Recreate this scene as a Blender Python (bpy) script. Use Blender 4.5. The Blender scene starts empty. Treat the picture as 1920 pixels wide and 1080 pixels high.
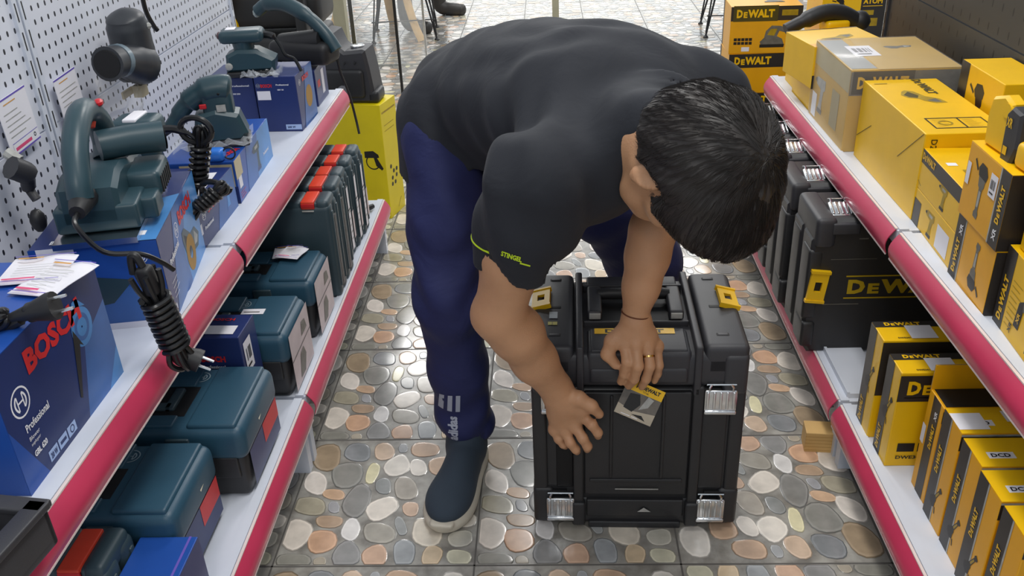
import bpy, math, random
import numpy as np
from mathutils import Vector, Matrix, Euler
random.seed(7)
sc = bpy.context.scene
COL = sc.collection
R_ = math.radians

# ------------------------------------------------------------------ camera, world, lights, exposure
def cam_axes(p, yaw, roll):
    f = Vector((math.sin(yaw)*math.cos(p), math.cos(yaw)*math.cos(p), -math.sin(p)))
    r0 = Vector((math.cos(yaw), -math.sin(yaw), 0)); d0 = f.cross(r0)
    r = r0*math.cos(roll)+d0*math.sin(roll); d = d0*math.cos(roll)-r0*math.sin(roll)
    return r, d, f
cd = bpy.data.cameras.new('camera'); cam = bpy.data.objects.new('camera', cd); COL.objects.link(cam)
r, d, f = cam_axes(.49, -.0522, .0444)
m = Matrix((r, -d, -f)).transposed().to_4x4(); m.translation = Vector((0, 0, 1.306)); cam.matrix_world = m
cd.sensor_width = 36; cd.lens = 36*1700/1920; cd.clip_start = .02
sc.camera = cam
w = bpy.data.worlds.new('world'); sc.world = w; w.use_nodes = True
w.node_tree.nodes['Background'].inputs[0].default_value = (.86, .93, 1, 1)
w.node_tree.nodes['Background'].inputs[1].default_value = .55
def area(name, loc, sx, sy, power, col=(1, .98, .95), rot=(0, 0, 0)):
    l = bpy.data.lights.new(name, 'AREA'); l.shape = 'RECTANGLE'; l.size = sx; l.size_y = sy; l.energy = power; l.color = col
    o = bpy.data.objects.new(name, l); o.location = loc; o.rotation_euler = rot; COL.objects.link(o); return o
area('ceiling_tube_light', (.25, 1.3, 2.75), .35, 1.3, 27)
area('ceiling_tube_light', (.1, 4.2, 2.8), .35, 1.3, 34)
area('ceiling_tube_light', (-1.6, 6.6, 2.8), 1.3, .35, 60)
area('ceiling_tube_light', (1.6, 7.4, 2.8), 1.3, .35, 60)
area('ceiling_tube_light', (.1, 10.5, 2.8), 2.4, 1.0, 110)
area('ceiling_tube_light', (-.2, -1.3, 2.75), .5, 1.3, 22)
area('far_floor_fill', (0, 12.3, 1.45), 5.0, 2.3, 32, (.93, .97, 1), (R_(-90), 0, 0))  # added fill with no real source: washes the far floor, rims the person's back
sc.view_settings.view_transform = 'Standard'; sc.view_settings.look = 'None'
sc.view_settings.exposure = 0.06; sc.view_settings.gamma = 1; sc.view_settings.use_curve_mapping = False

# ------------------------------------------------------------------ materials
def lin(h):
    c = [int(h[i:i+2], 16)/255 for i in (0, 2, 4)]
    return tuple(x/12.92 if x <= .04045 else ((x+.055)/1.055)**2.4 for x in c)+(1,)
MATS = {}
def mat(name, col, rough=.5, metal=0, noise=.06, nscale=14, bump=0, bscale=200, coat=0, alpha=None, trans=0, emit=0, spec=.5, sheen=0):
    if name in MATS: return MATS[name]
    M = bpy.data.materials.new(name); M.use_nodes = True; nt = M.node_tree; b = nt.nodes['Principled BSDF']
    tc = nt.nodes.new('ShaderNodeTexCoord'); nz = nt.nodes.new('ShaderNodeTexNoise'); nz.inputs['Scale'].default_value = nscale; nz.inputs['Detail'].default_value = 4
    nt.links.new(tc.outputs['Object'], nz.inputs['Vector'])
    hsv = nt.nodes.new('ShaderNodeHueSaturation'); hsv.inputs['Color'].default_value = lin(col)
    mr = nt.nodes.new('ShaderNodeMapRange'); mr.inputs['From Min'].default_value = .3; mr.inputs['From Max'].default_value = .7
    mr.inputs['To Min'].default_value = 1-noise; mr.inputs['To Max'].default_value = 1+noise
    nt.links.new(nz.outputs['Fac'], mr.inputs['Value']); nt.links.new(mr.outputs[0], hsv.inputs['Value'])
    nt.links.new(hsv.outputs[0], b.inputs['Base Color'])
    b.inputs['Roughness'].default_value = rough; b.inputs['Metallic'].default_value = metal
    b.inputs['Coat Weight'].default_value = coat; b.inputs['Coat Roughness'].default_value = .12
    b.inputs['Specular IOR Level'].default_value = spec
    b.inputs['Sheen Weight'].default_value = sheen
    if trans: b.inputs['Transmission Weight'].default_value = trans; b.inputs['IOR'].default_value = 1.02
    if alpha is not None: b.inputs['Alpha'].default_value = alpha
    if bump:
        n2 = nt.nodes.new('ShaderNodeTexNoise'); n2.inputs['Scale'].default_value = bscale; n2.inputs['Detail'].default_value = 3
        nt.links.new(tc.outputs['Object'], n2.inputs['Vector'])
        bp = nt.nodes.new('ShaderNodeBump'); bp.inputs['Strength'].default_value = bump; bp.inputs['Distance'].default_value = .002
        nt.links.new(n2.outputs['Fac'], bp.inputs['Height']); nt.links.new(bp.outputs[0], b.inputs['Normal'])
    MATS[name] = M; return M
yel = mat('carton_yellow', 'f0bd08', .38, noise=.04)
yel2 = mat('carton_amber', 'e8a60a', .4, noise=.05)
yel3 = mat('carton_ochre', 'caa030', .45, noise=.08)
kyel = mat('carton_lemon', 'e6d010', .4, noise=.04)
blk = mat('carton_black', '2c2826', .4)
plast = mat('plastic_black', '29292b', .42, noise=.05, bump=.15, bscale=900)
plast2 = mat('plastic_charcoal', '37373b', .45, bump=.15, bscale=900)
rubber = mat('rubber_black', '222224', .5)
cord_m = mat('cord_black', '1d1d1f', .28)
chrome = mat('steel_bright', 'd8dadc', .22, 1, noise=.1)
teal = mat('plastic_teal', '2c5064', .38, noise=.05, bump=.12, bscale=900)
teal2 = mat('plastic_slate', '35474f', .42, noise=.05, bump=.12, bscale=900)
tealt = mat('tool_teal', '2b444d', .36, noise=.05)
org = mat('latch_orange', 'e2452c', .4)
tred = mat('trigger_red', 'c4202a', .35)
nblue = mat('carton_navy', '27356b', .33)
bblue = mat('carton_blue', '2250a4', .33)
lblue = mat('print_sky', '4f8fd0', .35, noise=.25, nscale=9)
mblue = mat('print_mid_blue', '3a66a8', .35, noise=.2, nscale=9)
dblue = mat('print_deep_blue', '1d2f66', .35)
white = mat('paper_white', 'eceaf0', .55, noise=.02)
shelfw = mat('enamel_white', 'd6dbe6', .35, noise=.03)
lipred = mat('price_strip_red', 'c23a5a', .3, noise=.05)
lipback = mat('price_strip_edge', 'e8d8d4', .4)
bred = mat('print_red', 'd42a2c', .4)
prw = mat('print_white', 'f0f0f4', .45)
prk = mat('print_black', '1c1a18', .45)
prg = mat('print_grey', '6a675f', .45, noise=.2, nscale=60)
prlg = mat('print_light_grey', 'a9a9a4', .45, noise=.2, nscale=60)
pry = mat('print_yellow', 'f2c010', .4)
prolive = mat('print_olive', 'a88a10', .45, noise=.2, nscale=60)
prv = mat('print_violet', '6a58b8', .5)
prp = mat('print_pink', 'e0527e', .5)
beige = mat('carton_beige', 'cbbd9b', .5)
kraft = mat('cardboard_kraft', 'b08a4c', .7)
clear = mat('clear_plastic', 'eef2f6', .08, noise=0, alpha=.22, spec=1)
cleard = mat('tinted_film', 'e8e4de', .15, noise=0, alpha=.16, spec=.9)
wood = mat('raw_wood', 'd0a868', .6, noise=.18, nscale=8)
darkhole = mat('dark_recess', '121214', .6)

# ------------------------------------------------------------------ mesh builder
TXT = {}
def text_geo(s, bold=.02, font_sx=1.0):
    k = (s, bold)
    if k not in TXT:
        c = bpy.data.curves.new('t', 'FONT'); c.body = s; c.size = 1; c.offset = bold; c.resolution_u = 2; c.align_x = 'LEFT'
        o = bpy.data.objects.new('t', c); COL.objects.link(o)
        dg = bpy.context.evaluated_depsgraph_get(); me = bpy.data.meshes.new_from_object(o.evaluated_get(dg))
        vs = [tuple(v.co) for v in me.vertices]; fs = [tuple(p.vertices) for p in me.polygons]
        bpy.data.objects.remove(o); bpy.data.curves.remove(c); bpy.data.meshes.remove(me)
        x0 = min(v[0] for v in vs); x1 = max(v[0] for v in vs); y0 = min(v[1] for v in vs); y1 = max(v[1] for v in vs)
        TXT[k] = ([((v[0]-x0), (v[1]-y0)) for v in vs], fs, x1-x0, y1-y0)
    return TXT[k]
class MB:
    def __init__(s): s.v = []; s.f = []; s.m = []; s.s = []; s.mats = []; s.k = 0
    def mi(s, m):
        if m not in s.mats: s.mats.append(m)
        return s.mats.index(m)
    def add(s, vs, fs, m, smooth=False, M=None):
        o = len(s.v)
        if M is not None: vs = [M @ Vector(v) for v in vs]
        s.v += [tuple(v) for v in vs]; i = s.mi(m)
        for f in fs: s.f.append(tuple(o+a for a in f)); s.m.append(i); s.s.append(smooth)
        return s
    def box(s, x0, x1, y0, y1, z0, z1, m, M=None):
        vs = [(x, y, z) for z in (z0, z1) for y in (y0, y1) for x in (x0, x1)]
        return s.add(vs, [(0, 2, 3, 1), (4, 5, 7, 6), (0, 1, 5, 4), (2, 6, 7, 3), (0, 4, 6, 2), (1, 3, 7, 5)], m, False, M)
    def rbox(s, x0, x1, y0, y1, z0, z1, r, m, M=None, seg=3, taper=0, smooth=True):
        r = min(r, (x1-x0)/2.01, (y1-y0)/2.01, (z1-z0)/2.01)
        def ax(a, b): return [a+r*(1-math.cos(math.pi/2*i/seg)) for i in range(seg+1)]+[b-r*(1-math.sin(math.pi/2*(i)/seg)) if False else b-r+r*math.sin(math.pi/2*i/seg) for i in range(seg+1)]
        # sphere-like corner mapping
        A = [ax(x0, x1), ax(y0, y1), ax(z0, z1)]; n = len(A[0]); idx = {}; vs = []
        lo = (x0+r, y0+r, z0+r); hi = (x1-r, y1-r, z1-r); cz = (z1-z0)
        def vert(i, j, k):
            if (i, j, k) in idx: return idx[i, j, k]
            p = [A[0][i], A[1][j], A[2][k]]; q = [min(max(p[a], lo[a]), hi[a]) for a in range(3)]
            dl = [p[a]-q[a] for a in range(3)]; L = math.sqrt(sum(t*t for t in dl))
            if L > 1e-9: p = [q[a]+dl[a]/L*r for a in range(3)]
            if taper:
                t = (p[2]-z0)/cz; fx = 1-taper*(1-t); cx = (x0+x1)/2; cy = (y0+y1)/2
                p[0] = cx+(p[0]-cx)*fx; p[1] = cy+(p[1]-cy)*fx
            idx[i, j, k] = len(vs); vs.append(tuple(p)); return idx[i, j, k]
        fs = []
        for a in range(n-1):
            for b in range(n-1):
                fs.append((vert(a, b, 0), vert(a, b+1, 0), vert(a+1, b+1, 0), vert(a+1, b, 0)))
                fs.append((vert(a, b, n-1), vert(a+1, b, n-1), vert(a+1, b+1, n-1), vert(a, b+1, n-1)))
                fs.append((vert(a, 0, b), vert(a+1, 0, b), vert(a+1, 0, b+1), vert(a, 0, b+1)))
                fs.append((vert(a, n-1, b), vert(a, n-1, b+1), vert(a+1, n-1, b+1), vert(a+1, n-1, b)))
                fs.append((vert(0, a, b), vert(0, a, b+1), vert(0, a+1, b+1), vert(0, a+1, b)))
                fs.append((vert(n-1, a, b), vert(n-1, a+1, b), vert(n-1, a+1, b+1), vert(n-1, a, b+1)))
        return s.add(vs, fs, m, smooth, M)
    def prism(s, poly, t, m, M=None, smooth=False, ch=0):
        """poly in local xy, extruded along z from 0 to t, optional chamfer"""
        n = len(poly); area2 = sum(poly[i][0]*poly[(i+1) % n][1]-poly[(i+1) % n][0]*poly[i][1] for i in range(n))
        if area2 < 0: poly = poly[::-1]
        def inset(q, e):
            o = []
            for i in range(n):
                a = Vector(q[i-1]); b = Vector(q[i]); c = Vector(q[(i+1) % n]); d1 = (b-a).normalized(); d2 = (c-b).normalized()
                nn = Vector((-d1.y-d2.y, d1.x+d2.x)); L = nn.length
                nn = nn/L if L > 1e-6 else Vector((-d1.y, d1.x)); o.append((b+nn*e/max(.5, L/2))[:])
            return o
        if ch: rings = [(inset(poly, ch), 0), (poly, ch), (poly, t-ch), (inset(poly, ch), t)]
        else: rings = [(poly, 0), (poly, t)]
        vs = [(p[0], p[1], z) for q, z in rings for p in q]; fs = [tuple(range(n))[::-1], tuple((len(rings)-1)*n+i for i in range(n))]
        for k in range(len(rings)-1):
            for i in range(n):
                j = (i+1) % n; fs.append((k*n+i, k*n+j, (k+1)*n+j, (k+1)*n+i))
        return s.add(vs, fs, m, smooth, M)
    def tube(s, pts, rad, m, n=8, M=None, flat=1.0):
        pts = [Vector(p) for p in pts]; rs = rad if isinstance(rad, (list, tuple)) else [rad]*len(pts)
        vs = []; up = None
        for i, p in enumerate(pts):
            t = (pts[min(i+1, len(pts)-1)]-pts[max(i-1, 0)]).normalized()
            if up is None: up = Vector((0, 0, 1)) if abs(t.z) < .9 else Vector((1, 0, 0))
            a = t.cross(up)
            if a.length < 1e-5: a = t.cross(Vector((0, 1, 0)))
            a.normalize(); b = a.cross(t).normalized(); up = b
            for k in range(n):
                th = 2*math.pi*k/n; vs.append(p+a*math.cos(th)*rs[i]+b*math.sin(th)*rs[i]*flat)
        fs = [(i*n+k, i*n+(k+1) % n, (i+1)*n+(k+1) % n, (i+1)*n+k) for i in range(len(pts)-1) for k in range(n)]
        fs += [tuple(range(n))[::-1], tuple((len(pts)-1)*n+k for k in range(n))]
        return s.add(vs, fs, m, True, M)
    def lathe(s, prof, m, n=24, M=None, smooth=True):
        """prof: list of (r,z)"""
        vs = [(r*math.cos(2*math.pi*k/n), r*math.sin(2*math.pi*k/n), z) for r, z in prof for k in range(n)]
        fs = [(i*n+k, i*n+(k+1) % n, (i+1)*n+(k+1) % n, (i+1)*n+k) for i in range(len(prof)-1) for k in range(n)]
        fs += [tuple(range(n))[::-1], tuple((len(prof)-1)*n+k for k in range(n))]
        return s.add(vs, fs, m, smooth, M)
    def ell(s, c, r, m, n=16, M=None, rot=None):
        vs = []; fs = []
        for i in range(1, n//2):
            for k in range(n):
                ph = math.pi*i/(n//2); th = 2*math.pi*k/n; vs.append(Vector((r[0]*math.sin(ph)*math.cos(th), r[1]*math.sin(ph)*math.sin(th), r[2]*math.cos(ph))))
        T = len(vs); vs += [Vector((0, 0, r[2])), Vector((0, 0, -r[2]))]
        for i in range(n//2-2):
            for k in range(n): fs.append((i*n+k, (i+1)*n+k, (i+1)*n+(k+1) % n, i*n+(k+1) % n))
        for k in range(n): fs.append((T, k, (k+1) % n)); fs.append((T+1, (n//2-2)*n+(k+1) % n, (n//2-2)*n+k))
        q = rot.to_matrix() if rot else None
        vs = [((q @ v) if q else v)+Vector(c) for v in vs]
        return s.add(vs, fs, m, True, M)
    # ---- printing on a face frame F=(o,U,V) with outward N=U x V
    def pp(s, F, u, v, e): o, U, V = F; return o+U*u+V*v+U.cross(V)*e
    def eps(s): s.k += 1; return .0003+.000025*s.k
    def poly(s, F, pts, m, e=None):
        e = e or s.eps(); vs = [s.pp(F, u, v, e) for u, v in pts]; n = len(pts)
        a = sum(pts[i][0]*pts[(i+1) % n][1]-pts[(i+1) % n][0]*pts[i][1] for i in range(n))
        return s.add(vs, [tuple(range(n)) if a > 0 else tuple(range(n))[::-1]], m)
    def rect(s, F, u0, v0, u1, v1, m, e=None): return s.poly(F, [(u0, v0), (u1, v0), (u1, v1), (u0, v1)], m, e)
    def txt(s, F, t, u, v, h, m, w=None, rot=0, bold=.03, shear=0, align='l', e=None):
        g, fs, tw, th = text_geo(t, bold); sy = h/th; sx = (w/tw) if w else sy; e = e or s.eps()+.0005
        W = tw*sx; off = 0 if align == 'l' else -W/2
        c, sn = math.cos(R_(rot)), math.sin(R_(rot)); vs = []
        for a, b in g:
            x = a*sx+off+b*sy*shear; y = b*sy; vs.append(s.pp(F, u+x*c-y*sn, v+x*sn+y*c, e))
        return s.add(vs, fs, m)
    def ring(s, F, u, v, r0, r1, m, n=28, a0=0, a1=360, sq=1.0, e=None):
        e = e or s.eps(); vs = []
        for i in range(n+1):
            t = R_(a0+(a1-a0)*i/n)
            vs += [s.pp(F, u+r0*math.cos(t)*sq, v+r0*math.sin(t), e), s.pp(F, u+r1*math.cos(t)*sq, v+r1*math.sin(t), e)]
        return s.add(vs, [(2*i, 2*i+1, 2*i+3, 2*i+2) for i in range(n)], m)
    def logo(s, F, u, v, r, m):
        """ring with an armature inside"""
        s.ring(F, u, v, r*.88, r, m)
        for sg in (-1, 1):
            s.ring(F, u, v, r*.52, r*.66, m, 10, 90-58+(0 if sg > 0 else 180)-90, 90+58+(0 if sg > 0 else 180)-90)
            s.rect(F, u+sg*r*.3-r*.05, v-r*.5, u+sg*r*.3+r*.05, v+r*.5, m)
        s.rect(F, u-r*.3, v-r*.06, u+r*.3, v+r*.06, m)
    def build(s, name, parent=None, auto=True):
        me = bpy.data.meshes.new(name); me.from_pydata(s.v, [], s.f); me.materials.clear()
        for m_ in s.mats: me.materials.append(m_)
        me.polygons.foreach_set('material_index', s.m); me.polygons.foreach_set('use_smooth', s.s)
        me.update()
        if auto and any(s.s): me.set_sharp_from_angle(angle=R_(38))
        o = bpy.data.objects.new(name, me); COL.objects.link(o)
        if parent: o.parent = parent
        return o
def tag(o, label=None, cat=None, group=None, kind=None):
    if label: o['label'] = label
    if cat: o['category'] = cat
    if group: o['group'] = group
    if kind: o['kind'] = kind
    return o
def root(name, loc, rz, label, cat, group=None):
    o = bpy.data.objects.new(name, None); o.empty_display_size = .05; COL.objects.link(o); o.location = loc; o.rotation_euler = (0, 0, rz) if not isinstance(rz, (tuple, list)) else rz
    return tag(o, label, cat, group)
def place(o, loc, rz=0): o.location = loc; o.rotation_euler = (0, 0, rz) if not isinstance(rz, (tuple, list)) else rz; return o
def TR(loc=(0, 0, 0), rot=(0, 0, 0), sc_=1): return Matrix.Translation(loc) @ Euler(rot).to_matrix().to_4x4() @ Matrix.Scale(sc_, 4)
def frames(w, l, h):
    V = Vector; X = V((1, 0, 0)); Y = V((0, 1, 0)); Z = V((0, 0, 1))
    return {'S': (V((-w/2, -l/2, 0)), X, Z), 'E': (V((w/2, -l/2, 0)), Y, Z), 'W': (V((-w/2, l/2, 0)), -Y, Z), 'N': (V((w/2, l/2, 0)), -X, Z), 'T': (V((-w/2, -l/2, h)), X, Y)}
def bez(ps, n=8):
    """Catmull-Rom through points"""
    ps = [Vector(p) for p in ps]; q = [ps[0]*2-ps[1]]+ps+[ps[-1]*2-ps[-2]]; o = []
    for i in range(1, len(q)-2):
        for k in range(n):
            t = k/n; a, b, c, d_ = q[i-1:i+3]
            o.append(.5*((2*b)+(c-a)*t+(2*a-5*b+4*c-d_)*t*t+(3*b-a-3*c+d_)*t**3))
    o.append(ps[-1]); return o
PEB=[('A08868',[171,840,176,790,171,755,153,732,121,722,83,732,53,755,31,787,11,842,8,898,18,928,38,948,68,960,108,962,141,940,161,898]),
('85888a',[338,872,341,840,331,815,311,805,276,805,238,815,213,832,193,857,188,895,193,928,203,950,221,965,253,970,293,960,318,938,331,908]),
('cdb093',[476,905,481,870,476,845,463,827,438,815,411,812,391,822,376,842,366,875,361,908,361,932,371,955,398,970,426,968,446,952,461,935]),
('a5a7a8',[551,918,551,900,548,888,541,880,531,878,516,878,506,885,501,900,496,918,498,938,501,948,506,958,518,962,531,960,541,950,546,935]),
('c4a07e',[738,902,733,870,716,852,691,845,661,840,626,840,598,852,581,872,573,905,576,935,588,958,608,968,646,970,681,962,706,952,726,935]),
('e2dacd',[568,815,583,780,588,745,578,712,551,685,521,672,501,672,478,677,453,702,436,740,438,775,451,805,476,832,503,855,526,860,548,847]),
('e0d8cc',[683,742,686,710,678,690,663,677,643,672,618,677,603,692,593,715,586,745,583,775,586,800,601,815,623,817,648,805,661,792,673,772]),
('8c8a82',[328,702,328,657,321,627,306,600,273,577,231,575,198,592,178,625,161,667,151,715,153,750,173,775,213,790,253,792,286,780,313,752]),
('ddd4a6',[416,682,408,650,403,627,393,612,376,610,358,625,351,650,348,680,348,717,353,755,361,777,371,787,388,785,406,772,416,752,418,722]),
('8d8f8d',[501,590,503,562,503,540,491,525,471,525,448,532,436,545,423,562,416,590,413,620,418,637,431,650,448,657,471,652,486,637,496,617]),
('ddd2c6',[146,585,146,547,133,527,111,522,78,535,46,557,26,582,16,612,13,652,18,687,28,710,46,722,81,712,113,685,131,655,141,625]),
('cda47c',[261,520,261,500,256,488,238,480,208,483,181,490,163,500,146,512,136,530,133,550,146,562,166,567,193,567,221,562,241,552,253,537]),
('8a8883',[398,415,381,368,361,345,336,342,303,363,278,393,263,430,263,473,276,522,293,567,311,597,338,610,371,590,398,547,403,507,406,468]),
('aba294',[651,567,656,522,646,495,626,480,598,478,571,483,548,500,536,527,526,567,521,610,526,642,541,662,573,665,603,652,621,632,636,607]),
('a39a82',[176,423,176,388,163,368,138,363,101,365,66,375,36,388,11,410,-2,445,3,478,18,495,43,502,78,505,116,498,146,480,163,458]),
('a0a0a2',[251,423,253,403,253,388,243,380,231,378,216,383,206,390,196,403,191,423,188,443,191,458,196,468,211,470,226,465,236,455,243,440]),
('ded4c6',[556,465,566,425,556,393,538,368,513,340,481,318,453,315,431,328,411,358,396,393,398,425,413,455,446,480,478,495,506,500,531,495]),
('cba98c',[676,405,676,383,673,365,663,353,643,348,621,355,608,368,598,383,591,405,588,428,596,445,608,455,628,458,648,455,666,445,673,428]),
('b39474',[291,308,286,290,276,280,258,270,228,267,191,272,168,285,156,300,148,320,146,340,158,353,178,358,211,358,246,353,273,345,288,328]),
('d8ccbd',[136,170,116,135,98,117,76,107,43,122,11,155,-4,190,-9,230,-2,277,13,320,36,335,61,332,93,318,128,292,146,257,148,215]),
('e0dcd8',[388,220,381,187,366,172,351,172,328,185,308,202,298,225,296,252,301,285,308,315,321,335,338,340,361,328,378,302,386,280,391,255]),
('a39d90',[583,215,581,185,566,167,543,155,503,155,461,165,436,182,423,207,413,237,411,270,418,292,443,305,488,300,528,285,553,270,573,247]),
('9c9e9c',[623,288,636,252,638,230,633,217,626,212,613,210,603,212,591,230,576,262,566,295,563,318,563,332,571,345,583,345,596,335,608,318]),
('cc9c74',[288,177,288,140,276,120,258,105,233,92,198,87,171,100,153,125,141,162,133,197,138,225,156,242,188,250,221,247,248,240,273,217]),
('dcd1bd',[821,185,811,150,791,132,766,125,728,135,691,160,673,190,666,222,666,262,668,302,683,328,713,332,753,312,788,285,808,257,821,227]),
('bcb8a9',[976,195,976,170,971,152,956,135,926,125,896,125,876,135,863,150,853,172,851,197,858,215,876,230,906,237,938,242,961,235,973,220]),
('8c897e',[188,32,181,7,166,-5,146,-15,111,-20,71,-20,43,-10,23,7,13,32,11,57,23,75,48,82,86,82,123,80,153,75,178,57]),
('aba08c',[263,22,263,5,261,-8,256,-15,241,-20,226,-15,216,-8,206,2,201,22,198,40,203,50,211,57,223,62,238,62,251,55,261,40]),
('8f8e8c',[403,125,421,90,428,57,423,27,403,0,381,-20,356,-28,331,-20,306,12,288,50,286,80,291,107,303,142,328,170,353,175,378,157]),
('c8a080',[556,85,561,52,558,27,551,5,526,-13,498,-18,476,-8,458,10,441,40,433,75,438,100,451,117,473,135,501,145,526,140,543,120]),
('9da1a3',[698,85,696,42,688,17,676,0,656,-10,631,-8,613,10,601,40,591,85,586,130,593,157,608,172,631,177,653,172,673,160,691,132]),
('d2b891',[828,35,818,7,806,-10,791,-20,766,-13,746,5,738,30,736,55,738,87,748,117,761,135,778,137,801,132,823,117,836,95,836,65]),
('ccc8ac',[981,52,976,27,966,12,948,5,923,0,896,5,881,15,868,30,858,55,858,80,866,97,886,105,913,105,938,100,958,92,973,80]),
('c9a684',[826,755,823,720,813,697,798,680,768,675,738,680,716,695,701,717,691,757,691,795,706,817,726,827,753,835,783,835,808,822,823,795]),
('dcd6cb',[986,840,983,795,971,765,951,745,918,737,881,740,856,760,841,795,838,842,841,888,848,922,866,950,901,958,938,948,961,920,976,888]),
('94938e',[973,645,968,610,958,587,943,570,913,562,881,567,858,585,843,610,836,647,838,685,851,707,871,720,901,725,933,725,958,712,971,685]),
('ddd4c6',[833,547,828,510,816,490,798,480,773,478,746,485,726,505,718,540,718,580,723,615,733,642,748,660,776,660,806,645,821,620,831,590]),
('a8a08e',[976,493,976,458,971,433,956,413,926,398,893,400,873,413,861,430,846,460,838,495,843,522,863,540,896,547,926,550,948,542,966,525]),
('8f9192',[816,393,818,363,811,342,793,332,768,332,743,340,728,350,713,365,703,393,703,423,713,440,731,450,753,455,781,450,796,438,808,418]),
('d8d0c2',[991,310,983,285,968,272,948,265,913,265,881,272,858,288,841,305,833,332,836,360,856,373,881,375,913,375,946,370,973,358,988,338])]
# ------------------------------------------------------------------ floor
def floor():
    T = .4; vs = []; fs = []; cols = []
    X0, Y0 = -.5653, 1.3; IX = range(-5, 8); JY = range(-5, 24)
    base = (.5, .5, .5)
    # slab with grout
    me = MB()
    fm = bpy.data.materials.new('floor_tile_ground'); fm.use_nodes = True; nt = fm.node_tree; b = nt.nodes['Principled BSDF']
    tc = nt.nodes.new('ShaderNodeTexCoord'); n1 = nt.nodes.new('ShaderNodeTexNoise'); n1.inputs['Scale'].default_value = 22; n1.inputs['Detail'].default_value = 6
    nt.links.new(tc.outputs['Object'], n1.inputs['Vector']); cr = nt.nodes.new('ShaderNodeValToRGB')
    cr.color_ramp.elements[0].position = .35; cr.color_ramp.elements[0].color = lin('76726b'); cr.color_ramp.elements[1].position = .68; cr.color_ramp.elements[1].color = lin('aaa79f')
    nt.links.new(n1.outputs['Fac'], cr.inputs[0]); nt.links.new(cr.outputs[0], b.inputs['Base Color']); b.inputs['Roughness'].default_value = .28; b.inputs['Coat Weight'].default_value = .5; b.inputs['Coat Roughness'].default_value = .15
    me.box(X0-2.5, X0+T*9, -1.2, 13, -.05, 0, fm)
    grout = mat('grout_grey', '5c5955', .8)
    for i in IX: me.box(X0+i*T-.0018, X0+i*T+.0018, -1.2, 13, -.001, .0004, grout)
    for j in range(-6, 29): me.box(X0-2.5, X0+T*9, Y0+j*T-.0018, Y0+j*T+.0018, -.001, .0004, grout)
    fl = me.build('floor'); fl['kind'] = 'structure'
    # pebbles: raised glazed relief of the tiles
    pm = bpy.data.materials.new('floor_tile_pebbles'); pm.use_nodes = True; nt = pm.node_tree; b = nt.nodes['Principled BSDF']
    at = nt.nodes.new('ShaderNodeAttribute'); at.attribute_name = 'glaze'; tc = nt.nodes.new('ShaderNodeTexCoord')
    n1 = nt.nodes.new('ShaderNodeTexNoise'); n1.inputs['Scale'].default_value = 26; n1.inputs['Detail'].default_value = 5; nt.links.new(tc.outputs['Object'], n1.inputs['Vector'])
    mr = nt.nodes.new('ShaderNodeMapRange'); mr.inputs['From Min'].default_value = .3; mr.inputs['From Max'].default_value = .7; mr.inputs['To Min'].default_value = .82; mr.inputs['To Max'].default_value = 1.12
    hs = nt.nodes.new('ShaderNodeHueSaturation'); nt.links.new(n1.outputs['Fac'], mr.inputs['Value']); nt.links.new(mr.outputs[0], hs.inputs['Value'])
    nt.links.new(at.outputs['Color'], hs.inputs['Color']); nt.links.new(hs.outputs[0], b.inputs['Base Color']); b.inputs['Roughness'].default_value = .2; b.inputs['Coat Weight'].default_value = .5; b.inputs['Coat Roughness'].default_value = .15; hs.inputs['Saturation'].default_value = .85
    rots = {}
    for i in range(-3, 7):
        for j in range(-4, 28):
            rt = 2 if i in (2, 3, -3) else 0
            if j > 6: rt = (i*7+j*3) % 4
            for c, pl in PEB:
                pts = [(pl[k]/1000, pl[k+1]/1000) for k in range(0, len(pl), 2)]
                for _ in range(rt): pts = [(1-b_, a_) for a_, b_ in pts]
                pts = [(min(max(a_, .012), .988), min(max(b_, .012), .988)) for a_, b_ in pts]
                n = len(pts); cx = sum(p[0] for p in pts)/n; cy = sum(p[1] for p in pts)/n
                if j > 8: pts = pts[::2]; n = len(pts)
                o = len(vs); cc = lin(c)
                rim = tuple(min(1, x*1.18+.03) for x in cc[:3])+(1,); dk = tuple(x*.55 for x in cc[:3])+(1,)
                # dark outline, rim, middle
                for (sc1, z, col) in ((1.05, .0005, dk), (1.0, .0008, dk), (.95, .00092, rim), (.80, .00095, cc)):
                    for p in pts:
                        vs.append((X0+(i+cx+(p[0]-cx)*sc1)*T, Y0+(j+cy+(p[1]-cy)*sc1)*T, z)); cols.append(col)
                for rr in range(3):
                    for k in range(n):
                        k2 = (k+1) % n; fs.append((o+rr*n+k, o+rr*n+k2, o+(rr+1)*n+k2, o+(rr+1)*n+k))
                fs.append(tuple(o+3*n+k for k in range(n)))
    m2 = bpy.data.meshes.new('floor'); m2.from_pydata(vs, [], fs); m2.materials.append(pm)
    ca = m2.color_attributes.new('glaze', 'FLOAT_COLOR', 'POINT'); ca.data.foreach_set('color', np.array(cols, np.float32).ravel())
    m2.polygons.foreach_set('use_smooth', [True]*len(fs)); m2.update()
    o = bpy.data.objects.new('floor_pebble_relief', m2); COL.objects.link(o); o.parent = fl; return fl
floor()

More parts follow.
